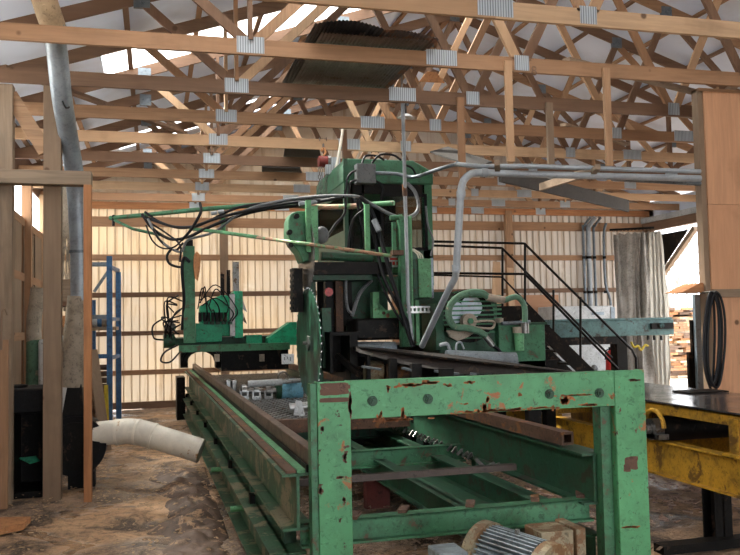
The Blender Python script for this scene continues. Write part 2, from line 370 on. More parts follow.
# left wall: ribbed sheet up to the sill, clear strip above
WL = ribbed('y', YF, YB, 0, 3.25, XL, out=1).build('wall_left', M['wall'], kind='structure')
for z in (.7, 1.5, 2.4, 3.25):
    MB().box(XL + .025, XL + .08, YF, YB, z - .06, z + .06).build('girt', M['wood_y'], WL)
MB().box(XL - .01, XL + .02, YF, YB, 3.95, EAVE + .3).build('eave_board', M['woodd_y'], WL)
for k, y in enumerate([10.4, 11.9, 13.6, 15.6]):
    MB().box(XL + .03, XL + .17, y - .07, y + .07, 0, 4.0).build('wall_post', M['woodl_z' if k % 2 else 'wood_z'], WL)
for a, b in ((8.3, 9.5), (9.5, 10.9), (12.3, 13.25), (13.5, 14.5), (14.7, 15.8)):
    MB().box(XL + .06, XL + .075, a, b, .8, 3.2).build('lining_board', M['woodg_z'], WL)
wn_ = MB().box(XL - .012, XL + .0, YF, YB, 3.3, 3.95).build('window_1', M['clear'], kind='structure')
# right wall with the open bay
WR = ribbed('y', YF, 10.2, 0, EAVE + .2, XR, out=-1).build('wall_right', M['wall'], kind='structure')
MB().box(XR - .02, XR, 16.75, YB, 0, EAVE + .2).build('corner_sheet', M['wall'], WR)
MB().box(XR - .02, XR + .02, 10.2, YB, 3.78, EAVE + .2).build('header_sheet', M['roof'], WR)
MB().box(XR - .16, XR - .03, 9.5, YB - .1, 3.60, 3.80).build('header_beam', M['woodd_y'], WR)
MB().box(XR - .2, XR - .165, 9.5, YB - .1, 3.80, 3.92).build('track_rail', M['white'], WR)
MB().box(XR - .15, XR - .0, 16.55, 16.7, 0, 3.5).build('door_post', M['woodd_z'], WR)
MB().bar((XR - .05, 16.45, 2.55), (XR - .05, 15.2, 3.5), .1, .1).build('knee_brace', M['woodg_y'], WR)
MB().prism([(XR - .02, 16.5, 2.7), (XR - .02, 16.5, 3.5), (XR - .02, 15.5, 3.5)], (.02, 0, 0)).build('gusset_sheet', M['black'], WR)

# unseen front wall added behind the camera, opening narrowed to cut frontal sky
fw = MB(); fw.box(XL, .5, YF - .03, YF, 0, 3.7); fw.box(8.8, XR, YF - .03, YF, 0, 3.7); fw.box(XL, XR, YF - .03, YF, 3.7, EAVE + .3)
fw.prism([(XL, YF - .03, EAVE + .3), (XR, YF - .03, EAVE + .3), (XC, YF - .03, zroof(XC))], (0, .03, 0))
fw.build('wall_front', M['wall'], kind='structure')
# roof: two slopes with clear strips let into the left one
sky_strips = [(5.6, 6.5), (9.95, 11.2), (14.6, 15.6)]
def slope_quad(mb, xa, xb, ya, yb, rib=True):
    mb.add([(xa, ya, zroof(xa)), (xb, ya, zroof(xb)), (xb, yb, zroof(xb)), (xa, yb, zroof(xa))], [(0, 1, 2, 3)])
    mb.add([(xa, ya, zroof(xa) + .02), (xb, ya, zroof(xb) + .02), (xb, yb, zroof(xb) + .02), (xa, yb, zroof(xa) + .02)], [(3, 2, 1, 0)])
cl = MB(); y = YF
for a, b in sky_strips:
    slope_quad(cl, XL - .3, XC, y, a); slope_quad(cl, XL - .3, -.6, a, b); y = b
slope_quad(cl, XL - .3, XC, y, YB + .1)
slope_quad(cl, XC, XR + .3, YF, YB + .1)
CE = cl.build('ceiling', M['roof'], kind='structure')
for i, (a, b) in enumerate(sky_strips):
    mb = MB(); N = 12; x0, x1 = -.6, XC
    mb.add([(x0, a, zroof(x0) + .01), (x1, a, zroof(x1) + .01), (x1, b, zroof(x1) + .01), (x0, b, zroof(x0) + .01)], [(0, 1, 2, 3)])
    mb.build('window_%d' % (i + 2), M['clear'], kind='structure')
for side in (0, 1):
    for k in range(9):
        x = (XL + .15 + k * .79) if side == 0 else (XR - .15 - k * .79)
        if abs(x - XC) < .1: continue
        z = zroof(x) - .03
        MB().box(x - .03, x + .03, YF, YB, z - .03, z + .012).build('purlin', M['wood_y' if k % 2 else 'woodd_y'], CE)
MB().box(XC - .05, XC + .05, YF, YB, zroof(XC) - .12, zroof(XC) - .03).build('ridge_board', M['wood_y'], CE)

# roof trusses
BJ = [.83, 3.41, 5.95, 8.52]
def zt(x): return zroof(x) - .13            # centre line of the top chord
tnames = ['nearest roof truss, its bottom chord crossing the top edge of the view', 'second roof truss back, chord passing in front of the tan and grey duct',
 'third roof truss back, resting on the tall left timber post', 'fourth roof truss back, with weathered bottom chord over the saw',
 'fifth roof truss back, above the green operator cab', 'sixth roof truss back, behind the chain hoist', 'seventh roof truss back, chord over the hydraulic boom',
 'eighth roof truss back, third from the ribbed back wall', 'ninth roof truss back, second from the ribbed back wall', 'last roof truss, set tight against the ribbed back wall']
tmats = ['woodl', 'wood', 'woodd', 'wood', 'woodl', 'woodd', 'wood', 'woodl', 'wood', 'woodr']
T = .038
for k in range(10):
    Y = 5.84 + 1.243 * k if k < 9 else 16.93
    t = thing('roof_truss', tnames[k] , 'roof truss', (XC, Y, 3.96), 'roof trusses of bare lumber')
    w = tmats[k]
    split = [XL + .02, 2.6, 6.98, XR - .02]
    for a, b in zip(split[:-1], split[1:]):
        MB().box(a, b, Y - T/2, Y + T/2, 3.96, 4.10).build('bottom_chord', M[w + '_x'], t)
    MB().bar((XL - .0, Y, zt(XL)), (XC, Y, zt(XC)), T, .14).build('top_chord', M['woodd_x'], t)
    MB().bar((XR + .0, Y, zt(XR)), (XC, Y, zt(XC)), T, .14).build('top_chord', M['woodd_x' if k % 3 else 'wood_x'], t)
    webs = [(-.1, .83), (.83, .83), (2.55, .83), (2.55, 3.41), (4.67, 3.41), (4.67, 5.95), (6.79, 5.95), (6.79, 8.52), (8.52, 8.52), (9.45, 8.52)]
    for q, (xt, xb) in enumerate(webs):
        dx = 0 if xt == xb else (.05 if xt > xb else -.05)
        a = V(xb + dx, Y, 4.09); b = V(xt, Y, zt(xt) - .05)
        wm = ['woodl_z', 'wood_z', 'woodd_z', 'woodd_z'][(q * 7 + k * 3) % 4]
        MB().bar(a, b, T, .09).build('web', M[wm], t)
    for x in BJ + [2.6, 6.98]:
        s = .12 if x in (.83, 8.52) else (.15 if x in (2.6, 6.98) else .075)
        pm = MB()
        for sg in (-1, 1):
            yy = Y + sg * (T/2 + .002)
            pm.box(x - s, x + s, yy - .0015, yy + .0015, 3.975, 4.12)
            for i in range(int(s * 2 / .02)):
                pm.box(x - s + .008 + i * .02, x - s + .013 + i * .02, yy - .004, yy + .004, 3.98, 4.115)
        pm.build('nail_plate', M['plate'], t)
    for x in (-.1, 2.55, 6.79, 9.45, XC):
        MB().box(x - .08, x + .08, Y - T/2 - .003, Y + T/2 + .003, zt(x) - .12, zt(x) + .04).build('gusset_plate', M['galv'], t)

# ================================================================ OUTSIDE THE BAY
def tree(x, y, h, seed):
    random.seed(seed); mb = MB()
    def br(p, d, L, r, lev):
        q = p + d * L; mb.tube([p, (p + q) / 2 + V(random.uniform(-.05, .05), random.uniform(-.05, .05), 0) * L, q], lambda t: r * (1 - .4 * t), n=5, sub=2)
        if lev == 0: return
        for i in range(3 if lev > 1 else 3):
            e = (d + V(random.uniform(-.7, .7), random.uniform(-.7, .7), random.uniform(-.1, .6))).normalized()
            br(p + d * L * random.uniform(.55, 1), e, L * random.uniform(.5, .75), r * .55, lev - 1)
    br(V(x, y, -.1), V(0, 0, 1), h * .4, .11, 4)
    return mb
treem = paint('bark_with_haze', (.30, .28, .26), .9, dirt=0)  # pale tone puts the outdoor haze into the bark colour
tl = ['bare tree outside the bay, nearest the timber gate post', 'bare tree outside the bay, in the middle of the opening', 'bare tree outside the bay, behind the curtain edge', 'bare tree outside the bay, seen over the lumber pile', 'slender bare tree farthest off outside the bay']
for i, (px, Y, h) in enumerate([(697, 38, 9), (680, 42, 10), (668, 36, 8), (688, 50, 11), (674, 55, 10)]):
    p = P(px, 330, Y=Y); tree(p.x, Y, h, 20 + i).build('bare_tree', treem, None, tl[i], 'tree', 'bare trees outside')

# lumber pile seen through the bay
random.seed(3)
p0 = P(665, 340, Y=20.0); p1 = P(703, 340, Y=20.0)
lum = [paint('sawn_slab_%d' % i, c, .8, dirt=.4) for i, c in enumerate([(.62, .42, .26), (.35, .2, .12), (.5, .26, .13), (.7, .55, .4), (.18, .12, .09)])]
row = 0; z = -.11; cnt = 0
while z < 1.80:
    x = p0.x - random.uniform(-.05, .1)
    hrow = random.uniform(.045, .08)
    while x < p1.x + .5 and cnt < 290:
        w = random.uniform(.24, .5); y0 = 20 + random.uniform(-.12, .12)
        if random.random() < .93:
            mb = MB(); tlt = random.uniform(-.015, .015)
            mb.bar((x + w/2, y0, z + hrow/2), (x + w/2, y0 + 2.6, z + hrow/2 + tlt), w * .94, hrow * .92)
            mb.build('lumber_slab', lum[random.randrange(5)], None, 'rough-sawn slab in the outdoor stack beyond the open bay', 'lumber', 'slabs stacked outside the bay'); cnt += 1
        x += w
    z += hrow; row += 1

# ================================================================ LEFT SIDE: TIMBERS, DUCTS
def lumber(name, px0, px1, pyt, pyb, Y, d, mt, label, cat='post', zb=None, zt_=None, par=None, grp=None):
    mb = MB(); my = (pyt + pyb) / 2
    x0 = P(px0, my, Y=Y).x; x1 = P(px1, my, Y=Y).x
    z0 = P(px0, pyb, Y=Y).z if zb is None else zb; z1 = P(px0, pyt, Y=Y).z if zt_ is None else zt_
    return mb.box(x0, x1, Y, Y + d, z0, z1).build(name, M[mt], par, label, cat, grp, bevel=.004)
lumber('timber_post', -6, 12, 85, 490, 8.35, .14, 'woodg_z', 'weathered timber post cut by the left edge of the photo', zb=-.03, zt_=3.955)
lumber('timber_post', 43, 61, 105, 490, 8.35, .14, 'woodg_z', 'grey-brown wide timber post between the two black blower boxes', zb=-.03, zt_=3.955)
lumber('timber_post', 83.5, 91.5, 185, 487, 8.17, .1, 'woodr_z', 'narrow orange timber post beside the white plastic pipe', zb=-.03, zt_=P(87, 184, Y=8.17).z - .003)
x0 = P(-12, 176, Y=8.17).x; x1 = P(91.5, 176, Y=8.17).x
MB().box(x0, x1, 8.17, 8.31, P(50, 184, Y=8.17).z, P(50, 170, Y=8.17).z).build('header_board', M['woodg_x'], None, 'horizontal timber header across the left posts', 'beam', bevel=.004)
lumber('timber_brace', -6, 8, 340, 492, 8.12, .04, 'wood_z', 'rounded plank leaning on the timber post at the left edge', 'plank', zb=-.02)
MB().bar(P(46, 152, Y=8.42), P(10, 95, Y=8.42), .05, .14).build('knee_brace', M['wood_x'], None, 'short diagonal timber brace high between the left posts', 'brace')
MB().bar(G(P(106, 435, Y=11.5), -.02), P(92, 350, Y=11.9), .14, .04).build('leaning_plank', M['woodg_z'], None, 'dark plank leaning beside the orange post', 'plank')

# vertical duct
t = thing('exhaust_duct', 'long galvanised dust duct dropping from the roof behind the left header', 'duct', P(75, 470, Y=9.0))
MB().tube([P(42, -8, Y=7.24), P(47, 8, Y=7.27), P(54, 29, Y=7.36)], .105, 16, 5).build('flexible_upper_duct', M['ductr'], t, 'tan flexible duct section')
MB().tube([P(53, 25, Y=7.34), P(57, 52, Y=7.6), P(62, 98, Y=7.95), P(69, 140, Y=8.45), P(75, 180, Y=8.75), P(79, 240, Y=8.85), P(80, 300, Y=8.9)], .092, 18, 5).build('galvanised_pipe', M['galv2'], t)
MB().tube([P(78, 296, Y=8.9), P(75, 340, Y=8.92), P(72, 386, Y=8.95)], lambda u: .10 + .035 * u, 18, 4).build('lower_pipe', M['duct'], t, 'dusty tan lower pipe')
MB().tube([P(60, 94, Y=7.92), P(66, 108, Y=7.85), P(72, 104, Y=8.1)], .008, 6, 3).build('wire_tie', M['black'], t)
for y_, Y_ in ((252, 8.86), (27, 7.36)):
    a = P(79 if y_ > 100 else 53, y_, Y=Y_); MB().cyl(a - V(0, 0, .015), a + V(0, 0, .015), .1 if y_ > 100 else .112, n=20).build('duct_collar', M['galv'], t)
# black boot and blower under the duct
t = thing('blower_boot', 'black ribbed blower housing under the vertical dust duct', 'blower', P(74, 480, Y=8.9))
mb = MB(); x0 = P(62, 430, Y=8.8).x; x1 = P(84, 430, Y=8.8).x; xm = P(67, 390, Y=8.8).x; xn = P(81, 390, Y=8.8).x
zt0 = P(70, 385, Y=8.8).z; zb0 = P(70, 415, Y=8.8).z
mb.add([(x0, 8.8, zb0), (x1, 8.8, zb0), (x1, 9.1, zb0), (x0, 9.1, zb0), (xm, 8.85, zt0), (xn, 8.85, zt0), (xn, 9.05, zt0), (xm, 9.05, zt0)], [(0,1,5,4),(1,2,6,5),(2,3,7,6),(3,0,4,7),(4,5,6,7),(3,2,1,0)])
mb.build('tapered_boot', M['black'], t)
c = V((x0 + x1) / 2 + .02, 8.95, .42)
mb = MB().cyl(c - V(0, .16, 0), c + V(0, .16, 0), .3, n=28); mb.box(x0, x1, 8.8, 9.1, .38, zb0); mb.box(x0 + .05, x1 + .1, 8.85, 9.05, -.04, .15)
mb.build('fan_housing', M['soft'], t)
for i in range(4):
    MB().cyl(c - V(0, .17, 0) + V(0, .001 * i, 0), c - V(0, .155, 0), .06 + .06 * i, n=24).build('housing_rib', M['black'], t) if i == 3 else None
t2 = thing('blower_cabinet', 'black open-fronted blower cabinet between the two left timber posts', 'blower', P(28, 485, Y=8.7))
x0 = P(8, 430, Y=8.6).x; x1 = P(46, 430, Y=8.6).x; zt1 = P(28, 389, Y=8.6).z; zm = P(28, 414, Y=8.6).z
MB().box(x0, x1, 8.62, 9.25, zm, zt1).build('motor_cover', M['soft'], t2, bevel=.02)
mb = MB(); mb.box(x0, x1, 9.2, 9.25, -.03, zm); mb.box(x0, x0 + .03, 8.62, 9.2, -.03, zm); mb.box(x1 - .03, x1, 8.62, 9.2, -.03, zm); mb.box(x0, x1, 8.62, 9.2, -.03, .03)
mb.build('cabinet_shell', M['black'], t2)
MB().prism([P(18, 458, Y=9.1), P(36, 456, Y=9.1), P(40, 461, Y=9.1), P(30, 464, Y=9.1)], (0, .02, 0)).build('green_panel_patch', M['greenb'], t2, 'green painted patch')
MB().cyl(P(15, 389, Y=8.9) + V(0, 0, -.02), P(15, 385, Y=8.9), .12, n=20).build('inlet_ring', M['black'], t2)

# white plastic pipe running to the machine
t = thing('discharge_pipe', 'dirty white plastic pipe lying bent toward the green machine bed', 'pipe', P(150, 450, Y=8.75))
A, B, C, D = P(91, 434, Y=8.9), P(117, 432, Y=8.85), P(146, 434, Y=8.75), P(201, 451, Y=8.6)
E1 = P(128, 431, Y=8.82); 
for n_, pts in (('pipe_length', [A, B]), ('elbow_joint', [B, E1, P(138, 432, Y=8.78)]), ('elbow_joint', [P(138, 432, Y=8.78), C, P(153, 436, Y=8.73)]), ('pipe_length', [P(153, 436, Y=8.73), D])):
    MB().tube(pts, .13 if 'elbow' in n_ else .124, 24, 3 if len(pts) > 2 else 1).build(n_, M['pvc'], t)
for a, d in ((B, B - A), (P(138, 432, Y=8.78), C - E1), (P(153, 436, Y=8.73), D - C)):
    d = d.normalized(); MB().cyl(a - d * .012, a + d * .012, .135, n=24).build('pipe_collar', M['pvc'], t)
MB().tube([P(203, 470, Y=8.5), P(204, 445, Y=8.5)], .01, 6, 1)

# things behind the left posts
MB().prism([P(66, 335, Y=10.2), P(78, 338, Y=10.2), P(76, 400, Y=10.2), G(P(70, 453, Y=10.2), -.03), G(P(44, 453, Y=10.2), -.03), P(38, 400, Y=10.2), P(38, 340, Y=10.2)], (0, .25, 0)).build('bulk_bag', M['whitesheet'], None, 'white woven bulk bag standing behind the wide timber post', 'bag', bevel=.03)
t = thing('green_duct_elbow', 'dusty green and brown duct elbow against the left wall', 'duct', P(35, 380, Y=10.4))
MB().tube([P(38, 288, Y=10.4), P(37, 300, Y=10.4), P(34, 320, Y=10.4), P(34, 345, Y=10.4)], .085, 14, 5).build('upper_elbow', M['duct'], t)
MB().tube([P(34, 340, Y=10.4), P(35, 365, Y=10.4), P(36, 392, Y=10.4)], lambda u: .085 + .03 * u, 14, 4).build('green_pipe', M['dustg'], t, 'dusty green painted pipe')
MB().box(*sorted((P(44, 340, Y=12).x, P(76, 340, Y=12).x)), 12, 12.4, 1.62, 1.78).build('wood_block', M['orange'], None, 'orange-brown slab resting behind the vertical duct', 'wood', bevel=.02)
MB().box(*sorted((P(44, 340, Y=12).x, P(80, 340, Y=12).x)), 11.95, 12.5, 1.53, 1.62).build('shelf_plank', M['woodg_x'], None, 'plank shelf behind the vertical duct', 'shelf')
MB().box(*sorted((P(61, 293, Y=12.2).x, P(74, 293, Y=12.2).x)), 12.2, 12.6, 1.98, 2.3).build('wooden_box', M['woodg_x'], None, 'brown wooden box on the upper shelf behind the duct', 'box', bevel=.01)
MB().box(*sorted((P(58, 300, Y=12.2).x, P(80, 300, Y=12.2).x)), 12.1, 12.6, 1.92, 1.98).build('shelf_plank', M['woodd_x'], None, 'upper plank shelf holding the brown wooden box', 'shelf')
for x in (P(46, 340, Y=12.3).x, P(81, 340, Y=12.3).x):
    MB().box(x - .03, x + .03, 12.3, 12.36, -.03, 2.3).build('shelf_upright', M['woodd_z'], None, ('left' if x < -1.2 else 'right') + ' upright of the plank shelving behind the duct', 'post', 'shelving uprights')
random.seed(11); mb = MB()
for i in range(14):
    x = P(60 + random.uniform(0, 13), 260, Y=12.9).x; y = 13.22
    mb.tube([(x, y, 3.99), (x, y, 3.2), (x + random.uniform(-.08, .08), y + .05, 2.6), (x + random.uniform(-.1, .1), y, 2.1 + random.uniform(-.2, .2)), (x + random.uniform(-.05, .15), y, 1.9)], .012, 5, 4)
mb.build('hanging_strap_bundle', M['duct'], None, 'bundle of pale straps and belts hanging by the left wall', 'straps', kind='stuff')
MB().tube([P(8, 315, Y=8.1), P(5, 309, Y=8.1), P(2, 316, Y=8.1), P(1, 350, Y=8.1)], .012, 6, 4).build('bent_rod', M['woodg_z'], None, 'thin bent rod hooked over the plank at the left edge', 'rod')
MB().prism([(-1.55, 6.75, -.0), (-1.02, 7.15, -.0), (-1.0, 7.4, -.0), (-1.6, 7.55, -.0)], (0, 0, .05)).build('plywood_offcut', M['orange'], None, 'reddish plywood offcut lying on the floor at the left edge', 'board')

# blue scaffold rack in the back-left corner
t = thing('blue_rack', 'blue steel scaffold rack standing against the back wall', 'rack', P(115, 410, Y=14.6))
for px, Y_, yt in ((109.5, 14.2, 256), (118.5, 15.3, 272), (93, 15.3, 300)):
    a = P(px, 340, Y=Y_); MB().box(a.x - .045, a.x + .045, Y_, Y_ + .08, -.03, P(px, yt, Y=Y_).z).build('upright', M['bluep'], t)
ax = P(109.5, 340, Y=14.2).x; bx = P(90, 340, Y=14.2).x
for z in (2.62, 1.75, 1.1):
    MB().box(bx, ax, 14.22, 14.28, z, z + .07).build('crossbar', M['bluep' if z < 1.5 else 'galv'], t)
    MB().bar((ax, 14.28, z), (P(118.5, 340, Y=15.3).x, 15.3, z), .05, .06).build('side_bar', M['bluep'], t)
MB().bar(P(94, 292, Y=14.24), P(109, 270, Y=14.24), .03, .05).build('brace', M['galv'], t)
MB().box(bx, P(118, 340, Y=15).x, 14.3, 15.3, 1.56, 1.62).build('rack_shelf', M['woodg_x'], t, 'plank shelf')
random.seed(5)
for i, (px, c_) in enumerate([(95, 'white'), (100, 'bluep'), (104, 'duct')]):
    mb = MB(); q = P(px, 303, Y=14.6); q.z = 1.62; mb.sph(q + V(0, 0, .09), .13, sc=(1, .8, .7))
    mb.build('stuffed_sack', M[c_], None, ['white', 'blue', 'tan'][i] + ' bundled cloth on the shelf of the blue rack', 'bundle')
t = thing('chain_coil_stack', 'stack of rusty coiled chain on the floor of the blue rack', 'chain', P(99, 410, Y=14.7))
for k in range(9):
    mb = MB(); q = P(99, 380, Y=14.7); n = 22
    mb.tube([(q.x + .17 * math.cos(a * 2 * math.pi / n), 14.75 + .2 * math.sin(a * 2 * math.pi / n), .05 + .11 * k) for a in range(n + 1)], .045, 6, 1)
    mb.build('coil', M['rust'], t)
MB().cyl(G(P(107, 421, Y=14.1), -.03), P(106, 385, Y=14.1), .035, n=10).build('yellow_cylinder', M['yel'], None, 'small yellow tube beside the blue rack upright', 'tube')

# ================================================================ GREEN PORTAL FRAME (foreground)
PY = 4.3
t = thing('portal_frame', 'chipped green steel portal frame across the foreground', 'steel frame', (1.8, PY, 0))
XA0, XA1, XB0, XB1, PT, PB = .835, 1.015, 2.605, 2.805, 1.29, 1.085
def channel(mb, x0, x1, y0, y1, z0, z1, th=.012):   # leg: face plate plus two flanges running back
    mb.box(x0, x1, y0, y0 + th, z0, z1); mb.box(x0, x0 + th, y0 + th, y1, z0, z1); mb.box(x1 - th, x1, y0 + th, y1, z0, z1); return mb
channel(MB(), XA0, XA1, PY, PY + .09, -.02, PT).build('leg', M['portal'], t, bevel=.004)
channel(MB(), XB0, XB1, PY, PY + .09, -.02, PT).build('leg', M['portal'], t, bevel=.004)
mb = MB(); mb.box(XA1, XB0, PY + .004, PY + .016, PB, PT - .002); mb.box(XA1, XB0, PY + .016, PY + .085, PT - .015, PT - .002); mb.box(XA1, XB0, PY + .016, PY + .085, PB, PB + .012)
mb.build('crossbar', M['portal'], t, bevel=.003)
MB().box(XA0 - .035, XA0 - .002, PY + .01, PY + .1, -.02, PT - .01).build('side_plate', M['green'], t)
MB().box(XB0 - .07, XB0 - .004, PY + .05, PY + .14, -.02, PB - .002).build('inner_web', M['green'], t)
for i, (px, py) in enumerate(((372.5, 401), (428, 399), (549.5, 394), (599.5, 393))):
    c = P(px, py, Y=PY); mb = MB().cyl(c + V(0, .006, 0), c + V(0, -.016, 0), .021, n=6); mb.cyl(c + V(0, .005, 0), c + V(0, -.004, 0), .028, n=20); mb.cyl(c + V(0, -.016, 0), c + V(0, -.026, 0), .011, n=10)
    mb.build('bolt', M['greend'], t, 'hex bolt, green with worn metal')
patch = paint('bare_brown_metal', (.14, .07, .045), .6, dirt=.3)
def blotch(cx, cy, rx, ry, Y, seed, name='bare_patch', mt=None, ph=0):
    random.seed(seed); c = P(cx, cy, Y=Y); mb = MB()
    n = 1 if ph == 1 else max(3, int(6 + max(rx, ry) * 260))
    for q in range(n):
        if n == 1: ox = oz = 0; ax, az = rx, ry
        else:
            ox = random.gauss(0, .5) * rx; oz = random.gauss(0, .45) * ry
            ax = random.uniform(.10, .45) * min(rx, .045); az = random.uniform(.25, .7) * min(ry, .03)
            if rx < ry * .6: ax, az = random.uniform(.4, .9) * rx, random.uniform(.1, .4) * ry
        m = 26; pts = []; sd = random.uniform(0, 99)
        for i in range(m):
            a = 2 * math.pi * i / m; k = 1 + (.16 if n == 1 else .45) * noise.noise(V(math.cos(a) * 2.2 + sd, math.sin(a) * 2.2, sd))
            sq = (max(abs(math.cos(a)), abs(math.sin(a))) if n == 1 else 1)
            pts.append(c + V(ox + math.cos(a) / sq * ax * k, -.0006, oz + math.sin(a) / sq * az * k))
        mb.prism(pts, (0, -.0008, 0))
    mb.build(name, mt or patch, t)
k_ = 1 / 185.
blotch(334.5, 389, 14.5 * k_, 6 * k_, PY, 1, ph=1); blotch(334.5, 400, 14.5 * k_, 2.2 * k_, PY, 2, ph=1); blotch(631, 463, 8 * k_, 7 * k_, PY, 3, ph=1); blotch(627, 468, 4 * k_, 4 * k_, PY, 13, ph=1)
blotch(321, 490, 2 * k_, 5 * k_, PY, 4); blotch(341, 477, 5 * k_, 1.6 * k_, PY, 5); blotch(345, 455, 2 * k_, 6 * k_, PY, 6); blotch(350.0, 404, 1.5 * k_, 14 * k_, PY, 7)
org = paint('orange_surface_rust', (.36, .13, .045), .7, dirt=.5)
for i, (px, py, a, b) in enumerate(((565, 400, 7, 4), (553, 408, 4, 2.5), (484, 407, 5, 5), (381, 416, 3, 5), (404, 414, 3, 5), (410, 385, 14, 2), (431, 383, 8, 2), (449, 385, 4, 2), (520, 395, 3, 2), (488, 400, 2, 4), (465, 404, 3, 1.3), (612, 397, 3, 2), (470, 382, 6, 1.8), (575, 395, 22, 1.0), (625, 520, 3, 2), (388, 388, 2, 4))):
    blotch(px, py, a * k_, b * k_, PY + .004, 30 + i, 'rust_patch', org)
for i, (px, py, a, b) in enumerate(((505, 410, 60, 1.6), (590, 405, 12, 1.4), (394, 420, 30, 1.2), (633, 380, 8, 1.5), (630, 527, 12, 1.2), (322, 430, 1.2, 4), (344, 500, 1.5, 4), (340, 520, 1.2, 3), (636, 430, 1.5, 2), (620, 410, 1.2, 2.5))):
    blotch(px, py, a * k_, b * k_, PY + (.004 if a > 11 and py < 500 else 0), 60 + i, 'bare_patch', org if a > 11 else patch)

# ================================================================ MACHINE BED
t = thing('machine_bed', 'long green steel bed with rusted rails running back from the portal frame', 'machine bed', (1.6, 4.4, 0))
bed = t
Y0, Y1 = 4.42, 15.2
def ibeam(mb, x, y0, y1, z0, z1, w=.12, th=.014, side=0):
    mb.box(x - .008, x + .008, y0, y1, z0, z1)
    a, b = (x - w / 2, x + w / 2) if side == 0 else ((x, x + w) if side > 0 else (x - w, x))
    mb.box(a, b, y0, y1, z1 - th, z1); mb.box(a, b, y0, y1, z0, z0 + th); return mb
ibeam(MB(), .74, Y0 - .02, Y1, .50, .80, .17).build('side_beam', M['worn'], t)
MB().box(.68, .735, Y0, Y1, .801, .815).build('rust_strip', M['rust'], t)
MB().box(.74, .785, Y0, Y1, .801, .818).build('bright_green_strip', M['greenl'], t, 'light green strip')
MB().box(.80, .86, Y0 - .1, Y1, .84, .925).build('carriage_rail', M['railr'], t, bevel=.006)
MB().box(.79, .87, Y0, Y1, .80, .84).build('rail_bar', M['black'], t)
ibeam(MB(), 2.52, Y0 - .02, Y1, .50, .80, .16).build('side_beam', M['greend'], t)
mb = MB(); mb.box(2.43, 2.51, 4.62, Y1, .82, .835); mb.box(2.43, 2.51, 4.62, Y1, .885, .90); mb.box(2.43, 2.445, 4.62, Y1, .835, .885); mb.box(2.495, 2.51, 4.62, Y1, .835, .885)
mb.build('carriage_rail', M['rust'], t)
# lower sill and outer legs
ibeam(MB(), .70, 4.5, 15.2, .08, .36, .2).build('sill_beam', M['worn'], t)
ibeam(MB(), 2.56, 4.5, 15.2, .06, .30, .1).build('sill_beam', M['greend'], t)
for y in [4.7 + 1.5 * i for i in range(8)]:
    for x, s in ((.745, 1), (2.55, -1)):
        MB().box(x - .035, x + .035, y, y + .1, .36, .5).build('leg', M['greend'], t)
        MB().box(x - .09, x + .09, y - .03, y + .16, -.05, .062).build('foot', M['rust'], t)
    MB().box(.655, .69, y + 1.1, y + 1.18, .30, .42).build('clip', M['black'], t)
for y, z0, z1, mt in ((PY + .16, .40, .52, 'green'), (6.45, .44, .57, 'green'), (8.1, .44, .57, 'greend'), (10.6, .44, .57, 'greend'), (13.2, .44, .57, 'greend')):
    mb = MB(); mb.box(.76, 2.51, y, y + .012, z0, z1); mb.box(.76, 2.51, y, y + .1, z1 - .012, z1); mb.box(.76, 2.51, y - .05, y + .1, z0, z0 + .012)
    mb.build('cross_member', M[mt], t)
ibeam(MB(), 1.78, 4.5, 9.0, .34, .50, .10).build('center_beam', M['greend'], t)
ibeam(MB(), 2.28, 4.5, 9.0, .34, .50, .12).build('center_beam', M['greend'], t)
MB().add([(1.82, 4.9, .40), (2.24, 4.9, .34), (2.24, 8.0, .34), (1.82, 8.0, .40), (1.82, 4.9, .41), (2.24, 4.9, .35), (2.24, 8.0, .35), (1.82, 8.0, .41)], [(0,1,2,3),(7,6,5,4),(0,4,5,1),(1,5,6,2),(2,6,7,3),(3,7,4,0)]).build('sloped_pan', M['greend'], t)
MB().box(.80, 2.30, 5.0, 5.05, .615, .655).build('pivot_bar', M['shaft'], t)
a = P(380, 490, Y=6.9); MB().box(a.x - .09, a.x + .12, 6.9, 7.0, 0, .45).build('red_post', M['reddk'], t, 'dark red painted post')
for px, Y_ in ((352, 4.45), (402, 4.5), (470, 4.5), (536, 4.5), (582, 4.5)):
    c = P(px, 508, Y=Y_); MB().bar((c.x, Y_, .53), (c.x + .05, Y_ + .1, .535), .05, .018).build('lug', M['rust'], t)
# brown deck plate at the near end of the chain deck, mesh deck
MB().box(.88, 2.4, 7.55, 7.63, .60, .72).build('deck_front_plate', M['rust'], t)
mb = MB(); xx = .9; i = 0
for j in range(96):
    y = 7.66 + j * .078
    for i in range(int(1.5 / .05)):
        if (i + j) % 2 == 0: mb.box(.9 + i * .05, .9 + i * .05 + .042, y, y + .06, .685, .715)
mb.box(.9, 2.4, 7.64, 15.0, .66, .686)
mb.build('chain_deck', M['steel'], t, 'deck of dark interlocked chain links', kind='stuff')
mb = MB()
for i in range(26):
    y = 6.0 + i * .11; a = random.uniform(-.5, .5)
    mb.bar((2.36, y, .53), (2.40, y + .05 * a, .57), .01, .02); mb.bar((2.40, y + .05 * a, .57), (2.43, y + .06, .53), .01, .02)
mb.build('drag_chain', M['steel'], t, 'steel drag chain')
a = P(487, 465, Y=5.3); MB().bar(a + V(-.07, .0, .045), a + V(.0, .0, -.02), .012, .022).bar(a + V(0, 0, -.02), a + V(.07, 0, .01), .012, .022).bar(a + V(0.03, 0, -.025), a + V(.11, 0, .0), .012, .022).build('bright_hook', M['steel'], t, 'bright steel hook')
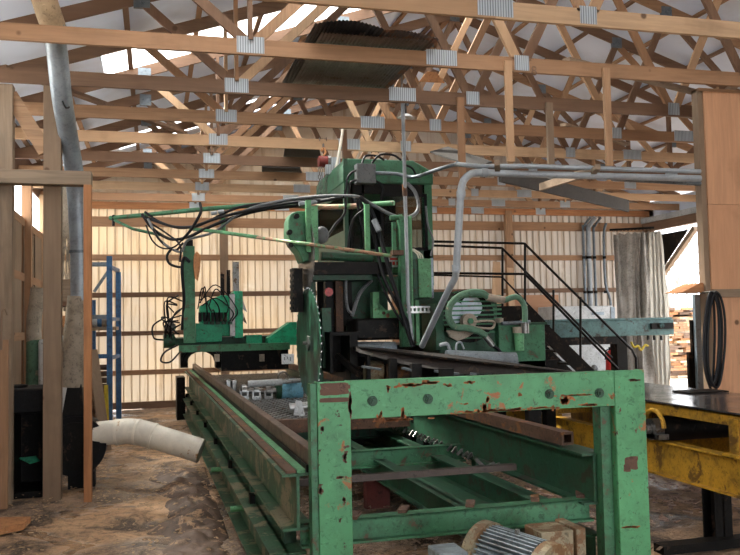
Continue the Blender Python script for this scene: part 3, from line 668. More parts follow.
# scattered chips on the ground beneath
random.seed(9); mb = MB()
for i in range(1600):
    x = random.uniform(1.0, 3.4); y = random.uniform(5.0, 9.5); s = random.uniform(.01, .03); a = random.uniform(0, 3.14)
    mb.bar((x - s * math.cos(a), y - s * math.sin(a), .015 + random.random() * .02), (x + s * math.cos(a), y + s * math.sin(a), .015 + random.random() * .02), s * .7, .006)
mb.build('bark_chips', paint('bark_chip_mix', (.30, .2, .14), .8), None, 'loose bark and wood chips scattered under the machine bed', 'wood chips', kind='stuff')
mb = MB(); random.seed(12)
for i in range(900):
    x = random.uniform(2.9, 5.5); y = random.uniform(5.6, 9.5); s = random.uniform(.012, .045); a = random.uniform(0, 3.14)
    mb.bar((x - s * math.cos(a), y - s * math.sin(a), .012 + random.random() * .03), (x + s * math.cos(a), y + s * math.sin(a), .012 + random.random() * .03), s * .8, .01)
mb.build('bark_flakes', paint('pale_bark_flakes', (.42, .28, .22), .8), None, 'pale bark flakes strewn on the floor under the yellow conveyor', 'bark', kind='stuff')
# mud and sawdust heaped along the left sill
mb = MB(); N = 150; vs = []
for j in range(N + 1):
    for i in range(41):
        u = i / 40; w = j / N; y = 5.0 + 4.6 * w; x = .56 - .75 * u * (.6 + .6 * abs(noise.noise(V(w * 6, 2, 0))))
        z = .12 * math.sin(math.pi * min(1, u * 1.05)) ** 1.2 * (.5 + .9 * abs(noise.noise(V(x * 5, y * 5, 1)))) + (.035 * noise.noise(V(x * 7, y * 7, 0)) + .012 * noise.noise(V(x * 30, y * 30, 5))) * math.sin(math.pi * u) - .035
        z *= math.sin(math.pi * w) ** .4 if 0 < w < 1 else 0
        vs.append((x, y, z - .02 * (u in (0, 1))))
mb.add(vs, [(j*41+i, j*41+i+1, (j+1)*41+i+1, (j+1)*41+i) for j in range(N) for i in range(40)], True)
mudm = paint('wet_brown_mud', (.12, .075, .052), .65, rust=(.34, .21, .12), amt=.45, scale=5, dirt=.6)
mb.build('mud_heap', mudm, None, 'wet brown mud and sawdust heaped along the left side of the machine bed', 'mud', kind='stuff')

MB().box(.5, .64, 14.6, 15.2, -.03, .72).build('end_post', M['black'], t)
for px, py in ((221, 469), (240, 508)):
    q = P(px, py, X=.60); MB().cyl(q - V(.05, 0, 0), q + V(.06, 0, 0), .022, n=10).build('clip', M['greenl'], t)
bed.rotation_euler.z = math.radians(.7)
mb = MB(); random.seed(31)
for i in range(1500):
    x = random.uniform(-1.8, .6); y = random.uniform(5.2, 12); s_ = random.uniform(.006, .022); a = random.uniform(0, 3.14); z = .0 + random.random() * .02
    mb.bar((x - s_ * math.cos(a), y - s_ * math.sin(a), z), (x + s_ * math.cos(a), y + s_ * math.sin(a), z + random.uniform(-.006, .006)), s_ * .7, .005)
mb.build('wood_shavings', paint('pale_wood_shavings', (.55, .38, .23), .8), None, 'pale wood shavings scattered over the brown floor at the left', 'shavings', kind='stuff')
# hydraulic rollers and motor on the chain deck
t = thing('hydraulic_cylinder', 'silver hydraulic cylinder lying across the chain deck', 'hydraulic cylinder', P(275, 385, Y=10))
MB().cyl(P(248, 384, Y=9.6), P(282, 382, Y=9.6), .04, n=16).build('cylinder_barrel', M['white'], t)
MB().cyl(P(282, 382, Y=9.6), P(304, 380, Y=9.6), .025, n=12).build('piston_rod', M['shiny'], t)
c = P(283, 377, Y=9.6); MB().tube([c + V(.06 * math.cos(a * .5236), 0, .06 * math.sin(a * .5236)) for a in range(13)], .014, 6, 1).build('mounting_ring', M['shiny'], t)
MB().tube([P(305, 380, Y=9.55), P(310, 383, Y=9.4), P(312, 392, Y=9.2), P(313, 402, Y=8.9)], .012, 6).build('hose_end', M['hose'], t)
t = thing('blue_motor', 'small sky-blue motor sitting on the chain deck', 'motor', P(292, 395, Y=10))
MB().cyl(P(281, 391, Y=9.9), P(302, 390, Y=9.9), .10, n=20).build('motor_body', M['bluem'], t)
MB().cyl(P(276, 391, Y=9.9), P(281, 391, Y=9.9), .105, n=20).build('green_end_bell', M['greend'], t, 'green end bell')
MB().cyl(P(302, 390, Y=9.9), P(306, 390, Y=9.9), .05, n=12).build('shaft', M['steel'], t)
a = P(291, 382, Y=9.9); MB().box(a.x - .07, a.x + .05, 9.8, 9.9, a.z - .02, a.z + .04).build('terminal_box', M['bluem'], t)
t = thing('drive_shaft', 'dark steel drive shaft with bearings across the chain deck', 'shaft', P(262, 394, Y=10))
MB().cyl(P(243, 391, Y=9.85), P(276, 391, Y=9.85), .035, n=12).build('shaft', M['steel'], t)
for px in (244, 256, 268):
    c = P(px, 391, Y=9.85); MB().cyl(c - V(.03, 0, 0), c + V(.03, 0, 0), .075, n=16).box(c.x - .05, c.x + .05, 9.8, 9.9, .716, c.z).build('pillow_bearing', M['shiny' if px < 260 else 'steel'], t)
t = thing('steel_roller', 'bright short roller on a bearing stand near the left portal leg', 'roller', P(302, 412, Y=8.2))
MB().cyl(P(289, 408, Y=8.0), P(310, 406, Y=8.0), .045, n=18).build('roller_drum', M['shiny'], t)
c = P(299, 407, Y=7.95); MB().prism([c + V(-.07, 0, -.14), c + V(.07, 0, -.14), c + V(.025, 0, .06), c + V(-.025, 0, .06)], (0, .03, 0)).build('bearing_stand', M['white'], t)
t = thing('bearing_pair', 'pair of silver bearing blocks on the left rail side of the chain deck', 'bearing', P(232, 385, Y=10.4))
for px in (228, 234):
    a = P(px, 386, Y=10.4); MB().box(a.x - .035, a.x + .03, 10.3, 10.55, .716, a.z + .08).build('bearing_block', M['shiny'], t, bevel=.012)

# ================================================================ GEARMOTOR IN THE FOREGROUND
t = thing('gear_motor', 'finned grey electric motor with rusty tan end bells below the portal crossbeam', 'motor', P(510, 555, Y=3.75))
a = P(488, 556, Y=3.98); b = a + V(.17, -.30, -.03); ax = (b - a).normalized()
up = V(0, 0, 1); sd = ax.cross(up).normalized(); up2 = sd.cross(ax)
R0 = .148
MB().cyl(a, b, R0 * .86, n=28).build('motor_core', M['motorgrey'], t)
mb = MB()
for i in range(40):
    ang = 2 * math.pi * i / 40; d = sd * math.cos(ang) + up2 * math.sin(ang); L = (b - a).length
    mb.bar(a + d * R0 * .95 + ax * .02, b + d * R0 * .95 - ax * .02, .007, .045, up=d)
mb.build('cooling_fins', M['motorgrey'], t)
MB().cyl(a - ax * .05, a + ax * .012, R0 * 1.16, R0 * 1.16, n=32).build('rear_end_bell', M['tanrust'], t, 'tan and rust end bell', bevel=.006)
MB().cyl(b - ax * .012, b + ax * .05, R0 * 1.12, n=32).build('front_end_bell', M['tanrust'], t, 'tan and rust end bell', bevel=.006)
mb = MB(); c = (a + b) / 2 + up2 * R0 * 1.02; mb.cyl(c - up2 * .0, c + up2 * .03, .012, n=10); mb.build('lifting_eye', M['shiny'], t)
c = P(453, 560, Y=3.62); MB().box(c.x - .07, c.x + .07, 3.6, 3.78, c.z - .1, c.z + .035).build('terminal_box', M['motorgrey'], t, bevel=.008)
t = thing('gear_reducer', 'rusty cream gear reducer block beside the finned grey motor', 'gearbox', P(560, 560, Y=3.9))
c0 = P(541, 533, Y=3.95); c1 = P(584, 533, Y=3.95)
MB().box(c0.x, c1.x - .06, 3.95, 4.15, .2, c0.z).build('housing', M['tanrust'], t, bevel=.006)
MB().box(c1.x - .055, c1.x, 3.93, 4.17, .2, c0.z + .01).build('end_cover', M['tanrust'], t, bevel=.006)

# ================================================================ LOG CARRIAGE at the far left end of the bed
CYD = 11.6
t = thing('log_carriage', 'bright green hydraulic log carriage riding the far end of the bed', 'log carriage', P(225, 350, Y=CYD))
rbox(179, 344, 290, 351, CYD, .12).build('front_beam', M['green'], t)
rbox(172, 337, 286, 344, CYD + .5, 1.1).build('carriage_deck', M['greend'], t)
MB().box(P(222, 350, Y=CYD).x, P(290, 350, Y=CYD).x, CYD + .15, CYD + 1.5, .96, 1.26).build('under_frame', M['black'], t)
for px in (184, 219, 262, 277):
    c = P(px, 358, Y=CYD + .3); MB().cyl(c - V(.05, 0, 0), c + V(.05, 0, 0), .14, n=20).build('wheel', M['black'], t)
a = P(201, 361, Y=CYD + .1); MB().tube([a + V(.22 * math.cos(i * .3926), 0, .17 * math.sin(i * .3926)) for i in range(9)], .04, 8, 1).build('wheel_arch', M['black'], t)
for px in (217, 262):
    c = P(px, 350, Y=CYD - .05); MB().box(c.x - .035, c.x + .035, CYD - .04, CYD - .005, c.z - .16, c.z - .06).build('bracket', M['duct'], t)
rbox(183.5, 246, 195, 343, CYD + .05, .16).build('mast_post', M['green'], t, 'worn dark and light green post')
rbox(186, 240, 193, 247, CYD + .06, .12).build('post_cap', M['black'], t)
# headblock body
mb = MB()
prof = [(200, 336), (200, 306), (213, 298), (222, 295), (232, 296), (238, 300), (238, 336)]
mb.prism([P(x, y, Y=CYD + .45) for x, y in prof], (0, .35, 0)); mb.build('headblock_housing', M['greenb'], t, bevel=.01)
rbox(196, 323, 222, 342, CYD + .35, .4).build('valve_shelf', M['greenb'], t, bevel=.006)
rbox(234, 291, 243, 338, CYD + .3, .5).build('knee_plate', M['greenb'], t, bevel=.008)
rbox(230, 294, 235, 336, CYD + .28, .06).build('slide_bar', M['steel'], t)
mb = MB()
for (x, y) in ((243, 300), (243, 312)):
    mb.prism([P(x, y, Y=CYD + .35), P(x, y + 9, Y=CYD + .35), P(x + 4, y + 12, Y=CYD + .35)], (0, .04, 0))
mb.build('dogging_hooks', M['steel'], t)
random.seed(8)
mb = MB()
for i in range(7):
    px = 200 + i * 4.2; c = P(px, 316, Y=CYD + .3); mb.box(c.x - .02, c.x + .02, CYD + .22, CYD + .34, c.z - .08, c.z + .05)
mb.build('valve_bank', M['black'], t)
mb = MB()
for i in range(5):
    c = P(206 + i * 6, 323, Y=CYD + .3); mb.box(c.x - .03, c.x + .03, CYD + .27, CYD + .33, c.z - .02, c.z + .02)
mb.build('valve_bodies', M['greend'], t)
for i, px in enumerate((222.5, 228.5)):
    MB().box(P(px, 280, Y=13.4).x - .03, P(px, 280, Y=13.4).x + .03, 13.4, 13.46, 1.3, P(px, 274 - 4 * i, Y=13.4).z).build('guide_bar', M['black'], t)
MB().box(P(236, 280, Y=13.4).x - .05, P(236, 280, Y=13.4).x + .05, 13.4, 13.46, 1.3, P(236, 262, Y=13.4).z).build('guide_bar', M['steel'], t)
rbox(164, 336, 176, 346, CYD + .3, .3).build('pump_block', M['greend'], t, bevel=.03)
c = P(168, 341, Y=CYD + .3); MB().cyl(c - V(.06, 0, 0), c + V(.09, 0, 0), .1, n=20).build('pump_motor', M['greend'], t)
c = P(171, 327, Y=CYD + .3); MB().sph(c, .07).build('accumulator', M['steel'], t)
for i in range(12):
    x0, y0 = random.uniform(176, 186), random.uniform(295, 335); x1, y1 = random.uniform(165, 174), random.uniform(310, 350)
    MB().tube([P(x0, y0, Y=CYD + .2), P((x0 + x1)/2 - random.uniform(2, 12), (y0 + y1)/2 - random.uniform(0, 12), Y=CYD + random.uniform(0, .4)), P(x1, y1, Y=CYD + .3)], .011, 6).build('hydraulic_hose', M['hose'], t)
for i in range(7):
    x0 = 197 + random.uniform(0, 12); x1 = 206 + random.uniform(0, 30)
    MB().tube([P(x0, 300 + (i % 4) * 3, Y=CYD + .15), P((x0 + x1)/2, random.uniform(284, 312), Y=CYD + .1), P(x1 + random.uniform(-3, 5), random.uniform(300, 312), Y=CYD + .15), P(x1, 321, Y=CYD + .25)], .009, 6).build('hydraulic_hose', M['hose'], t)
MB().tube([P(164, 318, Y=CYD + .2), P(153, 326, Y=CYD + .1), P(154, 338, Y=CYD), P(163, 340, Y=CYD + .2)], .012, 6).build('hydraulic_hose', M['hose'], t)
MB().tube([P(178, 345, Y=CYD + .1), P(165, 352, Y=CYD), P(161, 361, Y=CYD), P(170, 362, Y=CYD), P(180, 352, Y=CYD + .1)], .013, 6).build('hydraulic_hose', M['hose'], t)
MB().prism([P(x, y, Y=CYD + .0) for x, y in ((194, 255), (197, 251), (201, 256), (200, 270), (198, 281), (195, 278), (193.5, 266))], (0, .05, 0)).build('wooden_slab_sign', M['orange'], None, 'orange wooden slab hung on the tall green carriage post', 'wood slab', bevel=.004)
MB().tube([P(190, 262, Y=CYD), P(184, 258, Y=CYD), P(182, 270, Y=CYD), P(184, 300, Y=CYD + .05), P(182, 330, Y=CYD + .1)], .022, 8).build('post_hose', M['hose'], None, 'black hose hanging down beside the tall green carriage post', 'hose')
MB().prism([P(x, y, Y=CYD + .1) for x, y in ((268, 338), (290, 322), (297, 322), (297, 345), (268, 345))], (0, .3, 0)).build('sloped_guard', M['greenb'], t, bevel=.005)
rbox(246, 335, 262, 346, CYD + .4, .2).build('slide_end', M['greenb'], t)
MB().box(P(250, 336, Y=CYD + 2).x, P(276, 336, Y=CYD + 2).x, CYD + 2, CYD + 2.3, .93, 1.44).build('squared_timber', M['orange'], None, 'pale orange squared timber lying behind the log carriage', 'timber')

# ================================================================ HYDRAULIC BOOM AND HOSES
t = thing('hose_boom', 'long green swinging boom carrying hydraulic hoses above the bed', 'boom', P(440, 205, Y=9.2))
MB().tube(PL([(110, 218, 12.6), (150, 214.5, 12.2), (205, 209, 11.4), (262, 204.5, 10.6)]), .032, 10, 1).build('main_pipe', M['green'], t)
MB().tube(PL([(262, 204.5, 10.6), (330, 207, 9.8), (360, 206, 9.5)]), .034, 10, 1).build('main_pipe', M['peach'], t, 'brown worn pipe length')
MB().tube(PL([(360, 205, 9.5), (394, 203, 9.2)]), .03, 10, 1).build('pipe_end', M['greenl'], t, 'light green pipe end')
MB().tube(PL([(112, 219, 12.6), (133, 229, 12.2), (160, 235, 12.0)]), .022, 8, 1).build('lower_brace', M['green'], t)
MB().tube(PL([(190, 229, 11.5), (222, 232.5, 10.9), (262, 238, 10.0), (300, 243, 8.85), (360, 251.5, 8.8), (391, 256, 8.85)]), .02, 8, 2).build('tie_rod', M['peach'], t, 'copper and green tie rod')
MB().tube(PL([(190, 228.5, 11.5), (222, 232.3, 10.9), (258, 237.3, 10.1)]), .024, 8, 1).build('tie_rod_sleeve', M['greenl'], t)
for x, y0, y1, Y_ in ((113.5, 215, 226, 12.55),):
    MB().cyl(P(x, y0, Y=Y_), P(x, y1, Y=Y_), .02, n=8).build('end_pin', M['black'], t)
MB().cyl(P(223, 214, Y=11), P(223.5, 233, Y=11), .03, n=8).build('strut', M['greenl'], t)
MB().cyl(P(309, 197, Y=10), P(309, 246, Y=10), .03, n=8).build('strut', M['greenl'], t)
hs = [('hose', [(142, 214, 12.2), (152, 228, 12.1), (170, 239, 11.8), (188, 237, 11.5), (205, 229, 11.2), (232, 218, 10.8), (262, 210, 10.5), (300, 205, 10), (345, 196.5, 9.5)], .022),
      ('hose', [(142, 216, 12.2), (158, 222, 12), (176, 227, 11.7), (196, 226, 11.3), (215, 219, 11), (250, 210, 10.5), (290, 203, 10), (330, 199, 9.7)], .02),
      ('hose', [(145, 212, 12.2), (160, 222, 12), (182, 228, 11.6), (206, 222, 11.2), (240, 207, 10.7), (290, 201, 10.1), (330, 197, 9.7)], .018),
      ('hoseg', [(148, 219, 12.1), (160, 240, 11.9), (180, 252, 11.6), (188, 240, 11.5), (214, 232, 11.1), (244, 211, 10.6), (280, 201, 10.2), (320, 196, 9.7), (352, 196, 9.45), (362, 198, 9.4)], .018),
      ('hose', [(150, 222, 12.1), (158, 238, 11.9), (168, 247, 11.8), (176, 250, 11.7), (183, 243, 11.6)], .016),
      ('hose', [(172, 248, 11.7), (167, 256, 11.7), (170, 264, 11.7), (181, 267, 11.7), (186, 262, 11.7)], .018),
      ('hose', [(152, 224, 12.1), (166, 233, 11.9), (180, 245, 11.6), (180, 262, 11.6)], .014),
      ('hose', [(146, 225, 12.1), (152, 240, 12), (162, 248, 11.8), (174, 247, 11.6), (184, 238, 11.5)], .012),
      ('hose', [(200, 203, 11.3), (201, 211, 11.2), (197, 220, 11.2), (190, 231, 11.3), (182, 240, 11.5)], .02)]
labs = ['thick black hose sagging lowest along the boom tip', 'black hose running just under the boom pipe', 'black hose laid along the top of the boom', 'grey hose crossing from the boom tip to the cab',
        'short black hose drooping from the boom tip', 'looped black hose end hanging over the carriage post', 'thin hose dropping straight to the carriage post', 'thin outermost hose sagging left under the boom tip', 'hose hanging from the roof truss down to the boom']
for (mt, pts, r), lb in zip(hs, labs):
    MB().tube(PL(pts), r, 8).build('hydraulic_hose', M[mt], None, lb, 'hose', 'hoses on the boom')
for a in ((159, 211, 12, 153, 231), ):
    pass
cf = [(305, 203.5, 9.95), (315, 201.5, 9.85)]
for x, y, Y_ in ((214, 213, 11), (221, 211.5, 10.9), (302, 203.5, 9.85), (314, 201.8, 9.8)):
    MB().cyl(P(x - 3, y + .6, Y=Y_), P(x + 3, y - .4, Y=Y_), .027, n=10).build('hose_fitting', M['conduit'], t, 'pale hose fitting')

# hoses running down past the cab
hs = [('hose', [(360, 197, 9.35), (368, 205, 9.3), (376, 222, 9.2), (384, 250, 9.05), (392, 280, 8.95), (400, 305, 8.9), (409, 335, 8.8), (413, 347, 8.75)], .026, 'black hose from the boom end down to the dark outfeed table'),
      ('hose', [(358, 199, 9.4), (370, 222, 9.3), (377, 250, 9.15), (385, 280, 9), (398, 306, 8.95), (407, 322, 8.9), (414, 347, 8.85)], .022, 'second black hose running down beside the first to the table'),
      ('hose', [(357, 202, 9.4), (366, 240, 9.3), (380, 280, 9.1), (392, 306, 9), (404, 326, 8.95)], .016, 'thin black hose left of the two thick ones'),
      ('hoseg', [(361, 198, 9.35), (378, 208, 9.3), (392, 215, 9.2), (404, 218, 9.1), (415, 214, 9.15), (418.5, 205, 9.2), (415, 192, 9.25), (407, 183, 9.3)], .022, 'grey hose looping in a wide curve round the green mast'),
      ('hoseg', [(372, 280, 9.5), (362, 290, 9.5), (357, 300, 9.5), (352, 316, 9.5)], .022, 'grey hose curving down across the dark green panel'),
      ('hoseg', [(346, 270, 9.35), (346, 296, 9.35), (348, 309, 9.35), (352, 314, 9.35)], .018, 'thin pale hose hanging beside the dark green panel'),
      ('hose', [(345, 190, 9.6), (345, 212, 9.6), (335, 225, 9.5), (325, 240, 9.4), (320, 243, 9.4)], .016, 'thin hose bending from the cab corner to the saw head'),
      ('hose', [(367, 208, 9.3), (355, 217, 9.35), (350, 230, 9.4), (348, 250, 9.4), (348, 262, 9.4)], .014, 'thin hose dropping in front of the cab window'),
      ('hoseg', [(426, 206, 9.55), (428, 225, 9.55), (433, 240, 9.55), (431, 256, 9.55)], .013, 'thin cable hugging the cab right post')]
for mt, pts, r, lb in hs:
    MB().tube(PL(pts), r, 8).build('hydraulic_hose', M[mt], None, lb, 'hose', 'hoses at the cab')
MB().cyl(P(374, 220, Y=9.15), P(379, 231, Y=9.1), .035, n=10).build('hose_coupling', M['conduit'], None, 'pale grey coupling on the thick black hose below the boom end', 'coupling')

# ================================================================ SAW HEAD
BX = 1.66
t = thing('saw_head', 'green and black sawmill head with two toothed circular saw blades', 'sawmill head', V(2.3, 9.6, 0))
def blade(cy, cz, r, x, teeth=46, th=.006, yaw=.045):
    mb = MB(); prof = []
    for i in range(teeth):
        a0 = 2 * math.pi * i / teeth; da = 2 * math.pi / teeth
        for f, rr in ((0, r), (.25, r * .955), (.75, r * .96), (.95, r * 1.0)):
            a = a0 + da * f; prof.append((x - yaw * rr * math.cos(a), cy + rr * math.cos(a), cz + rr * math.sin(a)))
    mb.prism(prof, (th, 0, 0)); return mb
hub = P(308, 343, X=BX)
hy, hz = hub.y, hub.z
B1 = blade(hy, hz, .62, BX).build('lower_saw_blade', M['blade'], t, 'large oily black blade with streaks of green reflection painted in')
mb = MB().cyl((BX - .012, hy, hz), (BX + .03, hy, hz), .085, n=20).cyl((BX - .06, hy, hz), (BX + .03, hy, hz), .022, n=6); mb.build('arbor_collar', M['shiny'], B1)
# carbide tooth tips catch light
mb = MB()
for i in range(46):
    a = 2 * math.pi * (i + .95) / 46; c = V(BX - .003 - .045 * .612 * math.cos(a), hy + .612 * math.cos(a), hz + .612 * math.sin(a)); mb.box(c.x, c.x + .010, c.y - .008, c.y + .008, c.z - .008, c.z + .008)
mb.build('tooth_tips', M['shiny'], B1)
ub = P(306, 255, X=BX + .02); B2 = blade(ub.y, ub.z, .42, BX + .02, 36).build('upper_saw_blade', M['steel'], t, 'smaller dull steel blade partly under its guard')
rbox(322.5, 308, 331.5, 368, 9.0, .1).build('splitter_plate', M['greend'], t)
MB().box(BX + .03, BX + .2, 9.2, 9.35, .9, hz + .35).build('arbor_column', M['greend'], t)
# upper green housing
pr = [(288.5, 220), (291, 213.5), (297, 211), (313, 211), (318, 219), (319, 259), (312, 260), (303, 262), (299, 252), (292, 244), (288.5, 236)]
MB().prism([P(x, y, Y=9.05) for x, y in pr], (0, .35, 0)).build('upper_blade_housing', M['green'], t, 'mottled green rounded blade housing', bevel=.01)
rbox(311, 206, 318, 260, 8.95, .08).build('housing_rib', M['greenl'], t)
rbox(306.5, 200, 311.5, 252, 8.93, .07).build('housing_rib', M['greenl'], t)
for px, py in ((297, 216), (290, 232), (291, 245)):
    c = P(px, py, Y=9.0); MB().cyl(c, c + V(0, .1, 0), .03, n=8).build('housing_bolt', M['black'], t)
c = P(322, 235, Y=9.3); MB().sph(c, .085, sc=(1, .7, 1.2)).build('feed_motor', M['greybox'], t, 'grey dusty feed motor')
# chain guard on the left side
mb = MB(); rbox(294, 268, 303, 312, 9.2, .25, mb)
for i in range(8): rbox(292.5, 268 + i * 5.5, 294, 271 + i * 5.5, 9.22, .2, mb)
mb.build('black_side_guard', M['black'], t)
# beams and plates of the head frame
rbox(312, 262, 392, 274, 9.1, .5).build('black_cross_beam', M['black'], t)
MB().cyl(P(321, 256, Y=9.2), P(372, 258, Y=9.2), .05, n=16).build('green_feed_cylinder', M['greend'], t)
rbox(313, 274, 372, 280, 9.25, .35).build('lower_cross_beam', M['greend'], t)
rbox(307, 274, 316, 312, 9.5, .2).build('left_plate', M['greend'], t)
rbox(326, 280, 334, 345, 9.55, .12).build('column', M['black'], t)
rbox(336, 278, 343, 332, 9.45, .1).build('column', M['rust'], t, 'rust brown column')
rbox(343, 275, 352, 325, 9.6, .1).build('column', M['black'], t)
rbox(318, 276, 352, 346, 10.0, .06).build('back_plate', M['black'], t)
rbox(351, 272, 388, 332, 9.7, .5).build('green_side_panel', M['greend'], t, bevel=.01)
rbox(356, 318, 404, 340, 9.15, .5).build('black_drum_cover', M['black'], t, bevel=.03)
MB().cyl(P(355, 349, Y=9.1), P(395, 349, Y=9.1), .085, n=24).build('blue_grey_roller', M['galv'], t, 'blue-grey roller')
c = P(329, 292, Y=9.2); MB().cyl(c, c + V(0, .05, 0), .05, n=12).build('red_tag', M['red'], t, 'small red part')
rbox(323, 330, 326, 345, 9.35, .05).build('switch_lever', M['white'], t)
# boxy black feed housing
mb = MB(); rbox(330, 334, 333, 373, 8.75, .5, mb); rbox(350, 334, 358, 373, 8.75, .5, mb); rbox(330, 332, 360, 335.5, 8.72, .55, mb); rbox(332, 335, 352, 372, 9.2, .05, mb)
mb.build('black_feed_box', M['black'], t, 'open-fronted black box')
MB().bar(P(337, 355, Y=8.7), P(360, 375, Y=8.5), .06, .05).build('skid_bar', M['black'], t)
# light green mid structure
rbox(380, 247, 401, 262, 9.35, .1).build('light_green_bracket', M['greenl'], t)
rbox(373, 292, 379.5, 322, 9.3, .12).build('light_green_plate', M['greenl'], t)
rbox(379.5, 310, 398, 321, 9.3, .1).build('light_green_plate', M['greenl'], t)
MB().prism([P(378, 302, Y=9.3), P(386, 310, Y=9.3), P(378, 310, Y=9.3)], (0, .1, 0)).build('gusset', M['greenl'], t)
rbox(381, 276, 402, 291, 9.55, .1).build('dark_green_block', M['green'], t)
mb = MB()
for i in range(7): rbox(384 + i * 2.5, 268.5, 385.4 + i * 2.5, 272.5, 9.34, .05, mb)
mb.build('slotted_bar', M['greenl'], t); rbox(383, 267, 402, 275, 9.4, .1).build('slot_backing', M['greend'], t)
for px, py in ((388, 315), (384, 313), (388, 316)):
    c = P(px, py, Y=9.28); MB().cyl(c, c + V(0, .06, 0), .02, n=8).build('bolt', M['rust'], t)
# mast
rbox(401, 216, 411, 347, 9.0, .12).build('mast', M['green'], t, bevel=.006)
rbox(411.2, 216, 413, 340, 9.05, .1).build('mast_edge', M['greenl'], t)
rbox(393, 222, 396.5, 256, 9.1, .06).build('short_post', M['green'], t)
rbox(365.5, 204, 370, 252, 9.2, .06).build('short_post', M['greenl'], t)
MB().cyl(P(390, 218, Y=9.05), P(402, 217, Y=9.05), .03, n=10).build('pivot_arm', M['green'], t)
c = P(400, 253, Y=8.95); MB().box(c.x - .1, c.x + .03, 8.9, 9.0, c.z - .025, c.z + .03).build('clamp', M['rust'], t)
mb = MB(); rbox(407, 306, 434, 308, 8.98, .03, mb); rbox(407, 311, 434, 313, 8.98, .03, mb)
for i in range(7): rbox(408 + 4 * i, 308, 409.5 + 4 * i, 311, 8.98, .03, mb)
mb.build('perforated_strut', M['shiny'], t)
rbox(416, 300, 419.5, 345, 9.1, .05).build('thin_post', M['greenl'], t)
rbox(411, 292, 462, 345, 10.2, .5).build('base_panel', M['greend'], t)
rbox(388, 255, 400.5, 267, 9.30, .03).build('sign_plate_backing', M['white'], t, 'white warning plate')
mb = MB()
for (a, b, c_, d) in ((390, 258, 399.5, 260), (389.5, 261.5, 391.5, 265), (392.5, 261.5, 395, 265), (396.5, 261.5, 399.5, 265)): rbox(a, b, c_, d, 9.292, .008, mb)
mb.build('red_plate_marks', M['red'], t, 'faded red lettering blocks')
# body down to the floor
MB().box(P(352, 400, Y=9.9).x, P(470, 400, Y=9.9).x, 9.9, 11.2, -.02, P(400, 345, Y=9.9).z).build('machine_base', M['black'], t)
rbox(282, 354, 294, 364, 8.9, .03).build('white_marker_plate', M['white'], None, 'small white marked plate standing left of the large saw blade', 'plate')
mb = MB(); 
for (a, b, c_, d) in ((284, 357, 285, 360), (287, 356.5, 288, 359), (290, 357, 291, 361)): rbox(a, b, c_, d, 8.896, .003, mb)
mb.build('plate_mark', M['hoseg'], bpy.data.objects['white_marker_plate'])

# ================================================================ OPERATOR CAB
CF, CB = 9.85, 11.6
t = thing('operator_cab', 'green steel operator cab with large windows above the saw', 'operator cab', P(388, 300, Y=10))
cx0 = P(344.5, 220, Y=CF).x; cx1 = P(432.5, 220, Y=CF).x; cz1 = P(390, 160, Y=CF).z; cz0 = P(390, 262, Y=CF).z
h = .07
MB().box(cx0, cx0 + .05, CF, CF + .06, cz0, cz1).build('corner_post', M['cabg'], t)
MB().box(cx1 - .13, cx1, CF, CF + .06, cz0 - .3, cz1 - .12).build('corner_post', M['green'], t)
MB().box(cx0, cx0 + .05, CB - .06, CB, cz0, cz1 - .1).build('corner_post', M['cabg'], t)
MB().box(cx1 - .06, cx1, CB - .06, CB, cz0, cz1 - .1).build('corner_post', M['cabg'], t)
zr = P(390, 184, Y=CF).z
MB().prism([(cx0 - .01, CF - .02, zr), (cx1 + .02, CF - .02, zr), (cx1 + .02, CF - .02, zr + .17), (cx1 - .2, CF + .12, cz1 + .03), (cx0 + .05, CF + .12, cz1 + .03), (cx0 - .01, CF - .02, cz1 - .09)], (0, CB - CF, 0)).build('roof', M['cabg2'], t, bevel=.02)
MB().box(cx0 + .05, cx1 - .1, CF + .0, CF + .05, P(390, 194, Y=CF).z, zr).build('header_panel', M['black'], t)
MB().box(cx0, cx1, CF, CF + .05, cz0, P(390, 249, Y=CF).z).build('sill_panel', M['cabg'], t)
MB().box(cx0, cx1, CB - .05, CB, cz0, cz0 + .55).build('rear_panel', M['greend'], t)
MB().box(cx0, cx1, CB - .05, CB, zr - .5, zr).build('rear_header', M['cabg'], t)
MB().box(cx0, cx0 + .03, CF + .06, CB - .06, cz0, cz0 + .4).build('side_panel', M['cabg'], t)
MB().box(cx0, cx0 + .03, CF + .06, CB - .06, zr - .12, zr + .05).build('side_header', M['cabg'], t)
for px in (352, 363.5): 
    x = P(px, 220, Y=CF).x; MB().box(x - .015, x + .015, CF, CF + .03, cz0, zr).build('mullion', M['black'], t)
f = MB(); gx0, gx1, gz0, gz1 = P(383, 220, Y=CF).x, P(425, 220, Y=CF).x, P(400, 249, Y=CF).z, P(400, 195, Y=CF).z
for a, b, c_, d in ((gx0 - .03, gx1 + .03, gz1 - .02, gz1 + .02), (gx0 - .03, gx1 + .03, gz0 - .02, gz0 + .02), (gx0 - .03, gx0 + .005, gz0, gz1), (gx1 - .005, gx1 + .03, gz0, gz1)): f.box(a, b, CF - .012, CF + .01, c_, d)
wf = f.build('window_frame', M['soft'], t)
MB().box(gx0, gx1, CF + .0, CF + .006, gz0, gz1).build('window_pane', M['glass'], wf)
MB().box(cx0 + .05, P(363, 220, Y=CF).x, CF + .02, CF + .026, gz0, gz1).build('window_pane', M['glass'], t)
MB().box(cx0 + .01, cx0 + .016, CF + .06, CB - .06, cz0 + .4, zr - .12).build('side_window_pane', M['glass'], t)
MB().box(cx0, cx1, CF, CB, cz0 - .06, cz0).build('floor_plate', M['black'], t)
sx = (cx0 + cx1) / 2 + .15; MB().box(sx - .25, sx + .25, 10.9, 11.0, 2.5, 3.1).box(sx - .25, sx + .25, 10.5, 11.0, 2.42, 2.52).build('operator_seat', M['soft'], t, bevel=.03)
